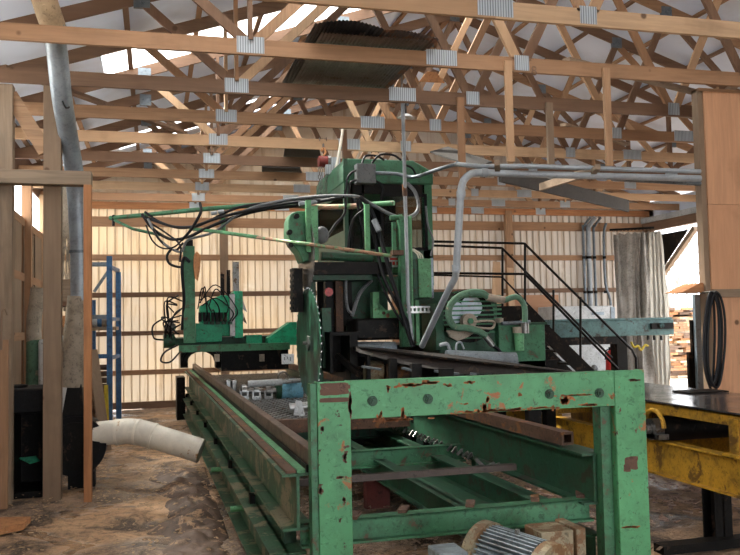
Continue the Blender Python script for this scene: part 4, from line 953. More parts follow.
x = P(372, 205, Y=10.2).x; MB().box(x - .1, x + .35, 10.3, 10.4, P(390, 222, Y=10.3).z, P(390, 203, Y=10.3).z).build('control_panel', M['black'], t)
t = thing('junction_box', 'small grey electrical junction box on the front of the cab roof', 'electrical box', P(366, 184, Y=9.6))
rbox(357, 163.5, 376, 183, 9.62, .14).build('enclosure', M['greybox'], t, bevel=.006)
rbox(357.5, 164, 375.5, 182.5, 9.612, .006).build('cover', M['greybox'], t)
for pts in ([(357, 170, 9.65), (351, 173, 9.65), (347, 180, 9.65), (346, 192, 9.68)], [(357, 180, 9.65), (351, 182, 9.65), (349, 190, 9.68), (349, 196, 9.7)], [(376, 181, 9.65), (381, 184, 9.65), (383.5, 190, 9.65), (381, 196, 9.68)], [(362, 163, 9.68), (366, 156, 9.7), (377, 156, 9.75), (384, 160, 9.8)], [(372, 163, 9.68), (380, 155, 9.7), (393, 155, 9.7), (401, 160, 9.75)], [(403, 164, 9.7), (412, 168, 9.7), (416, 175, 9.75)]):
    MB().tube(PL(pts), .014, 7).build('flexible_conduit', M['hose'], t)
# bright green control box, right of the mast
t = thing('control_box', 'tall green electrical control box right of the mast', 'electrical box', P(423, 298, Y=9.3))
rbox(413.5, 259, 430, 298, 9.2, .2).build('enclosure', M['greend'], t, bevel=.005)
rbox(418.5, 258.5, 431.5, 297.5, 9.17, .028).build('door', M['greenl'], t, bevel=.004)
rbox(431.5, 258, 433.5, 298, 9.25, .1).build('hinge_edge', M['galv'], t)
for dx in (0, 2, 4):
    MB().tube(PL([(411 + dx*.6, 249, 9.22), (417 + dx, 254, 9.22), (419 + dx, 259, 9.22)]), .009, 6).build('white_cable', M['pvc'], t)

# conduits
t = thing('conduit_run', 'pale grey conduit bending from the roof racks down to the saw machinery', 'conduit', P(422, 347, Y=8.6))
MB().tube(PL([(700, 178.5, 7.3), (600, 176, 7.3), (520, 174, 7.35), (483, 172.5, 7.4)]), .034, 14, 1).build('overhead_pipe', M['conduit'], t)
MB().tube(PL([(483, 172.5, 7.4), (472, 173.5, 7.4), (464, 180, 7.4), (461, 190, 7.4), (460.5, 198, 7.4)]), .037, 14, 5).build('conduit_elbow', M['conduit'], t)
MB().tube(PL([(460.5, 196, 7.4), (456, 273, 7.5)]), .036, 14, 1).build('drop_pipe', M['conduit'], t)
MB().tube(PL([(456, 270, 7.5), (455, 278, 7.55), (448, 291, 7.7), (422, 346, 8.5)]), .033, 12, 3).build('flexible_lower_pipe', M['conduit'], t)
for x, y, Y_ in ((461, 194, 7.4), (456.3, 268, 7.5), (484, 172.6, 7.4)):
    c = P(x, y, Y=Y_); d = V(1, 0, 0) if x == 484 else V(0, 0, 1); MB().cyl(c - d * .03, c + d * .03, .045, n=16).build('coupling', M['conduit'], t)
t = thing('conduit_run', 'thinner grey conduit from the cab junction box to the hanging pipe rack', 'conduit', P(416, 177, Y=9.3))
MB().tube(PL([(376, 173, 9.6), (396, 174, 9.5), (414, 177, 9.4), (436, 170, 8.8), (458, 163.5, 7.95)]), .022, 12, 4).build('flexible_pipe', M['galv'], t)
MB().tube(PL([(456, 164, 8.0), (480, 166.5, 7.55), (520, 166, 7.3), (700, 171.5, 7.3)]), .024, 12, 1).build('overhead_pipe', M['conduit'], t)
MB().tube(PL([(612, 178.5, 7.45), (700, 183.5, 7.45)]), .026, 12, 1).build('steel_pipe', M['galv'], None, 'short steel pipe in the hanging rack beside the plywood column', 'pipe')
t = thing('vertical_pipe', 'thin white vertical conduit from the roof chord down past the green mast', 'conduit', P(411, 345, Y=8.9))
MB().tube(PL([(401.5, 66, 8.25), (402, 100, 8.35)]), .012, 8, 1).build('dark_hanger', M['steel'], t, 'dark hanger rod')
MB().tube(PL([(402.5, 97, 8.35), (404, 150, 8.6), (405, 190, 8.8), (406.5, 240, 8.85), (408, 300, 8.85), (413, 347, 8.85)]), .02, 10, 1).build('white_conduit', M['conduit'], t)
MB().cyl(P(404.5, 184, Y=8.79), P(405, 196, Y=8.81), .027, n=10).build('rusty_coupling', M['rust'], t)

# hangers under the roof trusses holding the pipes
hl = [('hanging board with the left end block of the pipe rack', 505, 63, 163, 7.10, 8, 'woodl_z'), ('hanging board with the right end block of the pipe rack', 602.5, 70, 167, 7.10, 8, 'wood_z'),
      ('hanging board on the third chord, between the two rack hangers', 545, 105, 166, 8.35, 7.5, 'woodg_z'), ('hanging board on the third chord, left of the nearest rack hanger', 457, 100, 180, 8.35, 7.5, 'wood_z')]
for lb, px, py0, py1, Y_, w, mt in hl:
    a = P(px, py0, Y=Y_); b = P(px, py1, Y=Y_); hw = w / 2 / 819 * Y_ / .99
    Yt = Y_ - .045 if Y_ < 8 else Y_ - .08
    MB().box(a.x - hw, a.x + hw, Yt - .035, Yt - .0, b.z, a.z).build('hanger_board', M[mt], None, lb, 'board', 'pipe rack hangers')
for i, px in enumerate((503, 601)):
    a = P(px, 163 if i == 0 else 167, Y=7.1); MB().bar((a.x - .14, 6.92, a.z - .035), (a.x + .12, 7.5, a.z - .0), .05, .05).build('rack_crosspiece', M['woodg_x'], None, ['short weathered crosspiece under the left rack hanger', 'short weathered crosspiece under the right rack hanger'][i], 'board', 'rack crosspieces')

# odds and ends lying on the bottom chords
t = thing('corrugated_stack', 'pile of dark corrugated roofing sheets laid over the truss chords', 'roofing sheets', (1.8, 7.8, 4.14))
def corr(x0, x1, y0, y1, z, skew, m, nm, curl=0.):
    mb = MB(); n = int((x1 - x0) / .0085); vs = []
    rows = 14
    for j in range(rows + 1):
        v = j / rows
        for i in range(n + 1):
            u = i / n; zz = z + .006 * math.sin(i * math.pi / 2 + .7) + curl * math.sin(math.pi * u) * (1 - v) ** 2
            vs.append((x0 + (x1 - x0) * u + skew * v, y0 + (y1 - y0) * v, zz))
    w = n + 1; k = len(vs); vs += [(a, b, c - .004) for a, b, c in vs]
    fs = [(j*w+i, j*w+i+1, (j+1)*w+i+1, (j+1)*w+i) for j in range(rows) for i in range(n)]
    mb.add(vs, fs + [tuple(k + q for q in reversed(f_)) for f_ in fs], True); mb.build(nm, m, t)
corr(1.34, 1.95, 6.72, 8.75, 4.150, -.02, M['darksheet'], 'dark_sheet', .05)
corr(1.78, 2.52, 6.90, 8.75, 4.165, -.02, M['rustg'], 'rusty_sheet', .05)
corr(1.42, 2.40, 6.85, 8.80, 4.125, .0, M['steel'], 'bottom_sheet', .0)
bp = [P(430, 153, Y=9.3), P(448, 148, Y=9.7), P(492, 163, Y=8.9), P(477, 168.5, Y=8.5)]
MB().prism(bp, (0, 0, .02)).build('loose_board', M['darkboard'], None, 'dark grey board lying over the thin conduit right of the cab roof', 'board')
MB().bar(P(500, 174, Y=9.6), P(628, 206, Y=12.2), .04, .2).build('loose_plank', M['darkboard'], None, 'long dark plank hung slantwise under the far chords', 'plank')
MB().bar(P(541, 187, Y=9.2), P(598, 169, Y=7.75), .05, .09).build('short_brace', M['woodg_x'], None, 'short weathered brace under the pipe rack between its hangers', 'brace')
for a, b, Y_, lb in (((286, 168), (318, 159), 11.2, 'small dark board lying on the chords left of the hoist'), ((262, 179), (300, 175), 13.0, 'dark sheet lying on the chords farther left of the hoist')):
    p, q = P(*a, Y=Y_), P(*b, Y=Y_); p.z = q.z = 4.13
    MB().prism([(p.x, Y_, 4.115), (q.x, Y_, 4.115), (q.x + .3, Y_ + 1.2, 4.135), (p.x + .15, Y_ + 1.2, 4.135)], (0, 0, .03)).build('loose_sheet', M['darkboard'], None, lb, 'sheet')
for px, py, Y_ in ((432, 82, 9.5), (388, 120, 11.9)):
    c = P(px, py, Y=Y_ - .03); s_ = .17; MB().prism([c + V(-s_, 0, 0), c + V(s_, 0, 0), c + V(.06, 0, .13), c + V(-.06, 0, .13)], (0, .02, 0)).build('plywood_gusset', M['orange'], None, 'orange plywood gusset on a chord ' + ('over the cab, nearer one' if Y_ < 10 else 'over the cab, lower and farther one'), 'gusset')
for i, (a, b) in enumerate((((3.9, 7.1, 4.12), (6.6, 8.3, 4.2)), ((6.0, 7.0, 4.13), (7.2, 9.5, 4.35)), ((5.2, 9.6, 4.14), (6.9, 10.8, 4.2)), ((-1.4, 8.4, 4.13), (.4, 11.0, 4.16)))):
    MB().bar(a, b, .09, .04).build('lateral_brace', M['woodg_x' if i < 3 else 'woodd_x'], None, ['slanting lateral brace board nearest the plywood column', 'lateral brace board high at the right edge', 'short lateral brace board over the far stair', 'lateral brace board on the left chords'][i], 'brace')
t = thing('ceiling_lamp', 'small white shop lamp hanging among the trusses over the cab', 'lamp', P(405, 118, Y=10.6))
c = P(406, 118, Y=10.6); MB().cyl(c, c + V(0, 0, .05), .12, .05, n=20).build('lamp_shade', M['white'], t); MB().sph(c + V(0, 0, -.02), .05).build('bulb', M['white'], t); MB().cyl(c + V(0, 0, .05), c + V(0, 0, .25), .012, n=6).build('lamp_rod', M['hose'], t)

# chain hoist
t = thing('chain_hoist', 'red chain hoist hanging from a roof chord beside the cab', 'hoist', P(324, 170, Y=10.8))
c = P(323.5, 161.5, Y=10.8)
MB().cyl(c - V(.07, 0, 0), c + V(.05, 0, 0), .075, n=20).build('hoist_body', M['hoistred'], t)
MB().cyl(c + V(.05, 0, 0), c + V(.09, 0, 0), .09, n=20).build('hand_wheel', M['steel'], t)
MB().tube([c + V(0, 0, .08), c + V(.03, 0, .13), c + V(0, 0, .19), c + V(-.03, 0, .14)], .014, 6).build('top_hook', M['orange'], t)
def chain(mb, a, b, r=.018):
    a = Vector(a); b = Vector(b); n = max(2, int((b - a).length / .045))
    for i in range(n):
        p = a.lerp(b, (i + .5) / n); o = V(.014, 0, 0) if i % 2 else V(0, .014, 0)
        mb.bar(p + o - V(0, 0, .026), p + o + V(0, 0, .026), .008, .008); mb.bar(p - o - V(0, 0, .026), p - o + V(0, 0, .026), .008, .008)
    return mb
mb = MB()
for dx in (-.06, -.03, .03): chain(mb, c + V(dx, 0, -.05), c + V(dx, 0, -.55 + dx))
mb.build('load_chains', M['steel'], t)
mb = MB(); p = c + V(0, 0, .19); top = V(p.x, 10.8, 4.0)
for dx in (-.06, .0, .05): chain(mb, (p.x, 10.8, p.z), (p.x + dx, 10.8, 4.12))
mb.build('anchor_chains', M['steel'], t)
c = P(330, 170, Y=10.75); MB().box(c.x - .06, c.x + .05, 10.72, 10.82, c.z - .06, c.z + .07).build('counterweight_box', M['plate'], t)
MB().tube([P(343, 128, Y=10.7), P(340, 148, Y=10.7), P(336, 168, Y=10.7), P(333, 172, Y=10.7)], .02, 7).build('hanging_rope', M['pvc'], None, 'pale rope hanging right of the red chain hoist', 'rope')
MB().bar(P(344, 130, Y=10.75), P(345.5, 172, Y=10.75), .06, .06).build('timber_drop', M['woodd_z'], None, 'dark timber stub hanging by the cab roof corner', 'timber')

# ================================================================ MAIN DRIVE MOTOR AND HYDRAULIC TANK
t = thing('main_drive_motor', 'big green motor with slatted housing and round drive end, behind the dark outfeed table', 'motor', P(468, 345, Y=8.6))
c = P(466, 316, Y=8.9); R = .34
MB().cyl(c + V(0, -.1, 0), c + V(0, .1, 0), R * .9, n=36).build('end_plate', M['black'], t)
mb = MB()
for i in range(11):
    z = c.z - .26 + i * .052; hw = math.sqrt(max(.02, .33**2 - (z - c.z)**2)); mb.box(c.x - hw, c.x + hw * .9, 8.76, 8.79, z, z + .018)
mb.build('louvre_slats', M['green'], t)
mb = MB()
for i in range(9):
    z = c.z - .2 + i * .052; mb.box(c.x + .16, c.x + .42, 8.84, 9.5, z, z + .022)
mb.build('side_fins', M['green'], t); MB().box(c.x + .12, c.x + .38, 8.88, 9.5, c.z - .3, c.z + .24).build('motor_casing', M['greend'], t)
MB().cyl(c + V(-.17, -.125, .04), c + V(-.17, -.105, .04), .12, n=20).build('worn_disc', M['galv2'], t, 'pale worn disc')
MB().cyl(c + V(.02, -.13, .1), c + V(.02, -.105, .1), .13, n=24).build('worn_disc', M['galv2'], t, 'pale worn disc')
h0 = P(470, 321, Y=8.65); MB().cyl(h0, h0 + V(0, .1, 0), .085, n=20).build('drive_hub', M['duct'], t)
MB().cyl(h0 - V(0, .03, 0), h0 + V(0, .02, 0), .035, n=6).build('hub_nut', M['green'], t)
mb = MB(); mb.tube(PL([(474, 322, 8.6), (484, 321, 8.6), (493, 321.5, 8.6), (494.5, 325, 8.6), (491, 328.5, 8.6), (480, 328, 8.6), (472, 327, 8.6)]), .014, 8); mb.build('tension_handle', M['duct'], t, 'pale loop handle')
mb = MB(); mb.prism([P(x, y, Y=8.7) for x, y in ((447, 330), (450, 337), (458, 341), (468, 337), (474, 333), (466, 331))], (0, .04, 0)); mb.build('pale_guard', M['duct'], t)
rbox(440, 331, 500, 352, 8.85, .6).build('motor_base', M['greend'], t)
rbox(436, 303, 444, 350, 8.8, .5).build('left_bracket', M['greend'], t)
MB().tube(PL([(486, 336, 8.5), (478, 331, 8.5), (466, 328, 8.5), (455, 327, 8.5), (449, 318, 8.5), (450, 306, 8.5), (458, 297, 8.5), (470, 292.5, 8.5), (482, 293, 8.5), (488, 297, 8.5)]), .038, 12).build('loop_hose', M['dustg'], t, 'thick green painted hose curling round the motor')
MB().tube(PL([(483, 334, 8.5), (489, 341, 8.5), (493, 346, 8.5)]), .032, 10).build('hose_fitting', M['shiny'], t)
MB().tube(PL([(493, 346, 8.5), (498, 349, 8.5), (502, 354, 8.45)]), .018, 8).build('tail_hose', M['hose'], t)
MB().tube(PL([(487, 297, 8.5), (492, 298, 8.5), (504, 300, 8.5)]), .042, 12).build('pipe_union', M['duct'], t)
MB().tube(PL([(504, 300.5, 8.5), (514, 297, 8.5), (520, 299, 8.5), (524.5, 307, 8.5), (525, 322, 8.5)]), .032, 12).build('goose_pipe', M['dustg'], t)
MB().tube(PL([(456, 350, 8.4), (457, 343.5, 8.4), (461, 342.5, 8.4), (464, 349, 8.4)]), .011, 8).build('lifting_loop', M['conduit'], t)
MB().tube(PL([(440, 345, 8.4), (447, 344, 8.4), (450, 350, 8.4)]), .02, 8).build('white_elbow', M['conduit'], t)
t = thing('hydraulic_tank', 'dark green hydraulic oil tank with filter bowl, right of the main motor', 'tank', P(522, 370, Y=8.9))
rbox(499, 324, 545.5, 372, 8.75, .6).build('tank_body', M['green'], t, bevel=.01)
rbox(498, 322.5, 547, 325, 8.72, .66).build('tank_lid', M['greend'], t)
c = P(519, 333, Y=8.66); MB().cyl(c - V(0, 0, .2), c, .052, .058, n=20).build('filter_bowl', M['greenl'], t, 'light green filter bowl')
MB().cyl(c, c + V(0, 0, .07), .07, n=16).build('filter_head', M['duct'], t); c2 = P(525, 328, Y=8.6); MB().cyl(c2 - V(0, 0, .06), c2 + V(0, 0, .06), .045, n=14).build('pipe_fitting', M['steel'], t)
MB().cyl(P(502, 323.5, Y=8.7) + V(0, 0, 0), P(530, 322, Y=8.7), .022, n=10).build('return_pipe', M['galv'], t)
MB().cyl(P(499, 318, Y=8.85), P(499, 323, Y=8.85), .05, n=12).build('breather_cap', M['duct'], t)

# dark outfeed table in front of the saw
t = thing('outfeed_table', 'black oily steel outfeed table sloping past the saw toward the right', 'table', P(470, 400, Y=7.6))
a, b = P(356, 347, Y=8.55), P(606, 376, Y=6.35)
c_, d_ = P(362, 350, Y=8.35), P(590, 388, Y=6.1)
c_.z = a.z - .05; d_.z = b.z - .10
top = [a, b, b + V(.0, -.02, -.02), a + V(0, -.02, -.02)]
MB().prism([a, P(402, 350, Y=8.2), P(466, 356.5, Y=7.6), b, b + V(0, -.05, -.1), P(466, 374, Y=7.5), P(402, 364, Y=8.1), a + V(0, -.04, -.05)], (.05, .35, .0)).build('table_skirt', M['skirt'], t)
MB().add([a, b, b + V(.3, .7, -.05), a + V(.35, .75, -.05), a - V(0, 0, .02), b - V(0, 0, .02), b + V(.3, .7, -.07), a + V(.35, .75, -.07)], [(0,1,2,3),(7,6,5,4),(0,4,5,1),(1,5,6,2),(2,6,7,3),(3,7,4,0)]).build('table_plate', M['black'], t)
for i, (px, w) in enumerate(((372, 3), (397, 7), (421, 9), (452, 12), (492, 13), (540, 13))):
    Yq = 8.35 - i * .35; q = P(px, 372, Y=Yq); hw = w / 819 * Yq * .6
    MB().box(q.x - hw, q.x + hw, Yq + .12, Yq + .2, .6, P(px, 350 + i * 5, Y=Yq).z - .04).build('support_rib', M['black'], t)
for i, (x0, x1, y0) in enumerate(((362, 381, 366.5), (403, 414, 368), (434, 459, 371), (470, 500, 373.5))):
    Yq = 8.2 - i * .3; p, q = P(x0, y0, Y=Yq), P(x1, y0 + 3, Y=Yq - .1); MB().bar(p, q, .05, .02).build('bright_edge', M['galv'], t)
MB().cyl(P(366, 372, Y=8.6), P(381, 373, Y=8.6), .13, n=22).build('rusty_drum', M['tanrust'], t, 'rust-orange drum')
MB().cyl(P(386, 375, Y=8.5), P(415, 377, Y=8.5), .12, n=22).build('rusty_drum', M['rust'], t)
MB().box(P(352, 380, Y=8.7).x, P(560, 380, Y=8.7).x, 8.75, 8.85, .3, 1.12).build('back_web', M['black'], t)
for px in (420, 555):
    q = P(px, 380, Y=8.2 if px < 500 else 7.3); MB().box(q.x - .05, q.x + .05, q.y + .1, q.y + .2, -.02, .95).build('leg', M['black'], t)
c = P(478, 353, Y=8.2); MB().cyl(c + V(-.35, .05, -.12), c + V(.38, -.1, -.16), .16, n=28).build('pale_blue_roller', M['galv'], t, 'blue-grey half-hidden roller')

# ================================================================ CATWALK AND STAIR
SY = 13.0
t = thing('catwalk_stair', 'black steel catwalk and stair with pipe handrails descending to the right', 'stair', P(560, 380, Y=SY))
zt_ = P(520, 306, Y=SY).z; zb_ = P(520, 318, Y=SY).z
xl = P(436, 300, Y=SY).x; xt = P(522, 300, Y=SY).x; xb = xt + zt_ * 1.02
MB().box(xl, xt + .1, SY - .1, SY + .9, zb_ + .05, zt_).build('catwalk_deck', M['black'], t)
MB().box(xl, xt + .1, SY - .14, SY - .1, zb_ - .03, zt_).build('edge_beam', M['black'], t)
for yy in (SY - .08, SY + .82):
    MB().bar((xt, yy, zt_ - .1), (xb, yy, -.02), .04, .24, up=(0, 0, 1)).build('stringer', M['black'], t)
for i in range(8):
    u = (i + .5) / 8; MB().box(xt + (xb - xt) * u - .13, xt + (xb - xt) * u + .13, SY - .06, SY + .8, zt_ * (1 - u) - .02, zt_ * (1 - u) + .01).build('tread', M['black'], t)
def rail(pts, Yq, r=.022): return MB().tube([P(x, y, Y=Yq) for x, y in pts], r, 10, 1)
R1 = rail([(434, 241.5), (504, 243), (524.5, 243.5)], SY); R1.build('handrail', M['black'], t)
rail([(524.5, 243.5), (632, 350), (636, 358), (636.5, 371)], SY).build('handrail', M['black'], t)
rail([(434, 273), (525, 274)], SY).build('mid_rail', M['black'], t)
rail([(525, 274), (618, 369)], SY).build('mid_rail', M['black'], t)
rail([(434, 245.5), (502, 248)], SY + .85).build('handrail', M['black'], t)
rail([(502, 248), (612, 358)], SY + .85).build('handrail', M['black'], t)
rail([(434, 275), (502, 277), (545, 322)], SY + .85, .018).build('mid_rail', M['black'], t)
for x, y0, y1, Yq in ((525, 243.5, 310, SY), (502.5, 248, 308, SY + .85), (553.5, 290, 340, SY + .85), (580.5, 297, 358, SY)):
    rail([(x, y0), (x, y1)], Yq).build('rail_post', M['black'], t)
for px in (440, 515):
    q = P(px, 330, Y=SY); MB().box(q.x - .05, q.x + .05, SY + .6, SY + .7, -.02, zb_ + .05).build('catwalk_leg', M['black'], t)

# boards leaning beyond the catwalk
for i, (x0, y0, x1, y1) in enumerate(((490, 322, 496, 262), (502, 322, 497, 262), (514, 322, 510, 268))):
    a = P(x0, y0, Y=15.6); b = P(x1, y1, Y=16.2); a.z = max(a.z, -.02); MB().bar((a.x, a.y, 0.0), b, .14, .03, up=(0, 1, 0)).build('leaning_board', M['woodl_z'], None, ['pale board leaning left under the stair landing rails', 'pale board leaning right across the other under the landing rails', 'single board leaning beside the wall post'][i], 'board', 'boards leaning by the stair')

# teal beam conveyor
t = thing('teal_conveyor_beam', 'long teal steel conveyor beam crossing behind the stair handrails', 'conveyor', P(610, 330, Y=13.9))
TYQ = 14.1
rbox(541, 320.5, 674, 336.5, TYQ, .3).build('beam', M['teal'], t, bevel=.01)
rbox(541, 318.5, 672, 320.5, TYQ - .02, .34).build('top_flange', M['teal'], t)
MB().box(*sorted((P(650, 327, Y=TYQ).x, P(672, 327, Y=TYQ).x)), TYQ - .06, TYQ - .01, P(660, 329, Y=TYQ).z, P(660, 323, Y=TYQ).z).build('end_slot_plate', M['black'], t)
MB().cyl(P(662, 325.5, Y=TYQ - .12), P(662, 325.5, Y=TYQ), .045, n=14).build('take_up_bolt', M['teal'], t)
rbox(541, 337, 619, 345, TYQ + .02, .3).build('lower_frame', M['black'], t)
rbox(618, 330, 628, 412, TYQ + .05, .25).build('support_post', M['black'], t)
for px in (648, 654, 661):
    c = P(px, 338, Y=TYQ - .01); MB().box(c.x - .02, c.x + .02, TYQ - .03, TYQ, c.z - .04, c.z + .05).build('tab', M['black'], t)
mb = MB(); mb.tube(PL([(631, 342, 13.95), (634, 347, 13.9), (638, 346, 13.9), (641, 350, 13.9), (645, 345, 13.9), (648, 346, 13.9)]), .022, 7); mb.build('yellow_strap', M['yel'], None, 'bright yellow strap hanging below the teal beam end', 'strap')

# white chest freezers / tanks at the wall
t = thing('white_cabinet', 'long white cabinet by the back wall behind the teal beam', 'cabinet', P(590, 380, Y=16.2))
rbox(556, 306, 615, 398, 15.9, .8).build('cabinet_body', M['white'], t, bevel=.02)
mb = MB()
rbox(612.5, 307, 616.5, 396, 15.88, .02, mb); mb.build('cabinet_edge', M['galv'], t)
mb = MB(); rbox(592, 312, 604, 315, 15.88, .01, mb); mb.build('faded_label', M['galv'], t, 'faded grey label')
t = thing('fire_extinguisher', 'red fire extinguisher standing in front of the white cabinet', 'fire extinguisher', P(612, 372, Y=15.3))
c = P(610, 368, Y=15.3); c.z = P(610, 372, Y=15.3).z
MB().cyl(c, P(610, 353, Y=15.3), .09, n=20).build('cylinder', M['red'], t); MB().cyl(P(610, 353, Y=15.3), P(610, 350, Y=15.3), .09, .03, n=20).build('shoulder', M['red'], t)
q = P(610, 350, Y=15.3); MB().cyl(q, q + V(0, 0, .05), .03, n=10).box(q.x - .02, q.x + .09, 15.27, 15.33, q.z + .04, q.z + .06).build('valve_handle', M['soft'], t)
MB().tube([q + V(-.02, 0, .03), q + V(-.1, 0, -.03), q + V(-.12, 0, -.2)], .012, 6).build('discharge_hose', M['soft'], t)
MB().box(c.x - .35, c.x + .3, 15.15, 15.6, -.02, c.z - .002).build('black_crate', M['black'], None, 'black crate holding up the red fire extinguisher', 'crate')
c = P(594, 362, Y=15.4); c.z = P(612, 372, Y=15.3).z + .08; MB().sph(c, .075, sc=(1, .8, 1.1)).build('grey_pump', M['hoseg'], None, 'dark grey lump of equipment beside the red fire extinguisher', 'equipment')

# pipes up the back wall
for i, (px, r, y1, mt) in enumerate(((585.5, .03, 348, 'galv'), (590.5, .055, 362, 'conduit'), (596, .03, 350, 'galv'), (606, .03, 305, 'galv'))):
    q = P(px, 300, Y=16.95); lo = P(px, y1, Y=16.95).z
    pts = [(q.x, 16.95, lo), (q.x, 16.95, 3.5), (q.x + .02, 16.93, 3.72), (q.x + .12, 16.8, 3.92)]
    if i == 3: pts = [(q.x + .12, 16.93, lo - .8), (q.x + .1, 16.93, lo + .1), (q.x, 16.95, lo + .5), (q.x, 16.95, 3.5), (q.x + .05, 16.9, 3.8)]
    t = thing('wall_conduit', ['thin pipe on the back wall, left of the thick white conduit', 'thick pale conduit rising up the back wall', 'thin pipe just right of the thick pale wall conduit', 'thin wall pipe with a kink nearest the curtain'][i], 'pipe', (q.x, 16.95, lo), 'pipes on the back wall')
    MB().tube(pts, r, 12, 3).build('pipe', M[mt], t)
    for z in (3.0, 2.2): MB().cyl((q.x, 16.95, z - .03), (q.x, 16.95, z + .03), r + .012, n=12).build('pipe_clamp', M['black'], t)

# pair of dark cable pipes along the back wall behind the catwalk are the far handrails; tarpaulin curtain
t = thing('tarp_curtain', 'grey tarpaulin curtain gathered at the edge of the open bay', 'curtain', (10.9, 16.6, 0))
random.seed(4); mb = MB(); N = 120; RZ = 26; vs = []
pa, pb = P(616, 300, Y=16.4), P(653, 300, Y=15.9)
for j in range(RZ + 1):
    v = j / RZ; z = 3.52 - v * 3.56
    for i in range(N + 1):
        u = i / N; sw = 1.0 - .16 * math.sin(v * 3) * (1 - v)
        x = pa.x + (pb.x - pa.x) * (u * sw + (.10 * v)) ; y = pa.y + (pb.y - pa.y) * u
        f = math.sin(u * 2 * math.pi * 4 + 3.0 * math.sin(v * 3 + u * 9)) * (.06 + .07 * v) * (.6 + .5 * math.sin(u * 9 + v * 2)) + .10 * noise.noise(V(u * 4, v * 2.5, 0)) + .05 * noise.noise(V(u * 6, v * 7, 3))
        vs.append((x + .35 * f, y + f, z - .06 * abs(math.sin(u * 16)) * (1 - v)))
w = N + 1; k = len(vs); vs += [(a, b + .006, c) for a, b, c in vs]
fs = [(j*w+i, j*w+i+1, (j+1)*w+i+1, (j+1)*w+i) for j in range(RZ) for i in range(N)]
mb.add(vs, fs + [tuple(k + q for q in reversed(f_)) for f_ in fs], True); mb.build('fabric', M['cloth'], t)
MB().cyl((pa.x - .1, pa.y, 3.58), (pb.x + .1, pb.y, 3.58), .025, n=8).build('curtain_rod', M['black'], t)
for i in range(11):
    q = pa.lerp(pb, i / 10); q.z = 3.57; MB().tube([q + V(.03 * math.cos(a * 1.05), 0, .03 * math.sin(a * 1.05)) for a in range(7)], .006, 5, 1).build('curtain_ring', M['black'], t)
mb = MB(); N = 50; vs = []; qa, qb = P(652, 300, Y=15.75), P(667, 300, Y=15.4)
for j in range(21):
    v = j / 20; z = P(660, 232, Y=15.6).z * (1 - v) + .0 * v
    for i in range(N + 1):
        u = i / N; wd = .35 + .65 * min(1, v * 2.2); x = qa.x + (qb.x - qa.x) * u * wd; y = qa.y + (qb.y - qa.y) * u
        vs.append((x + .03 * noise.noise(V(u * 5, v * 6, 0)), y + .06 * math.sin(u * 22 + v * 4), z))
w = N + 1; k = len(vs); vs += [(a, b + .005, c) for a, b, c in vs]
fs = [(j*w+i, j*w+i+1, (j+1)*w+i+1, (j+1)*w+i) for j in range(20) for i in range(N)]
mb.add(vs, fs + [tuple(k + q for q in reversed(f_)) for f_ in fs], True)
mb.build('bright_curtain', M['sheer'], None, 'thin white plastic sheet hanging at the right edge of the grey tarpaulin', 'sheet')

# ================================================================ PLYWOOD COLUMN, DOOR, HOSES on the right
CYP = 7.45
t = thing('plywood_column', 'boxed plywood column with timber edge at the right side of the photo', 'column', P(720, 400, Y=CYP))
xa = P(706, 300, Y=CYP).x; zt_c = P(705, 89, Y=CYP).z
xm = P(712.5, 300, Y=CYP - .02).x
MB().box(xa, xm, CYP, CYP + .1, 0, zt_c).build('edge_post', M['woodg_z'], t, 'grey-brown edge timber', bevel=.004)
zs = P(720, 292, Y=CYP).z
for z0, z1 in ((0, zs - .06), (zs + .03, P(720, 205, Y=CYP).z), (P(720, 205, Y=CYP).z + .004, zt_c - .03)):
    MB().box(xm, xm + .75, CYP - .02, CYP, z0, z1).build('plywood_panel', M['ply'], t)
MB().box(xm, xm + .75, CYP - .045, CYP, zs - .055, zs + .028).build('batten', M['woodg_x'], t)
MB().box(xa, xm + .75, CYP - .03, CYP + .1, zt_c - .03, zt_c).build('top_board', M['wood_x'], t)
MB().box(xm + .01, xm + .75, CYP, CYP + .1, 0, zt_c - .03).build('column_core', M['woodd_z'], t)
# shelf board pointing left
MB().prism([P(x, y, Y=CYP + .03) for x, y in ((682, 292.5), (700, 283), (707, 283), (707, 292.5))], (0, .3, 0)).build('pointed_shelf', M['woodr_x'], None, 'tapered brown shelf board projecting left from the plywood column', 'board')
# slate door with frame
t = thing('slate_cabinet', 'slate grey metal cabinet standing left of the plywood column', 'cabinet', P(698, 392, Y=8.2))
rbox(698, 294.5, 711, 462, 8.15, .05).build('cabinet_body', M['doorg'], t, bevel=.005)
rbox(694, 320, 697, 450, 8.2, .04).build('side_frame', M['black'], t)
rbox(690.5, 352, 693.5, 450, 8.22, .04).build('handle_bar', M['black'], t)
t = thing('hose_coil', 'coil of black hose hanging on the left edge of the plywood column', 'hose', P(712, 390, Y=7.3))
random.seed(2)
for i in range(7):
    ph = random.uniform(-.2, .2); a0 = random.uniform(703.5, 708); a1 = random.uniform(714, 725) if i < 6 else 725; yb = random.uniform(383, 392)
    pts = []; Yq = 7.28 - i * .012
    for k in range(21):
        a = 2 * math.pi * k / 20; cx = (a0 + a1) / 2; w = (a1 - a0) / 2
        pts.append(P(cx + w * math.sin(a) * (1 + .1 * math.sin(2 * a + ph)), (292 + yb) / 2 - (yb - 292) / 2 * math.cos(a), Y=Yq))
    MB().tube(pts, .013, 7, 2).build('hose_loop', M['hose'], t)
c = P(710, 292, Y=7.35); MB().cyl(c + V(0, .12, 0), c + V(0, -.1, 0), .012, n=8).build('hook', M['steel'], t)

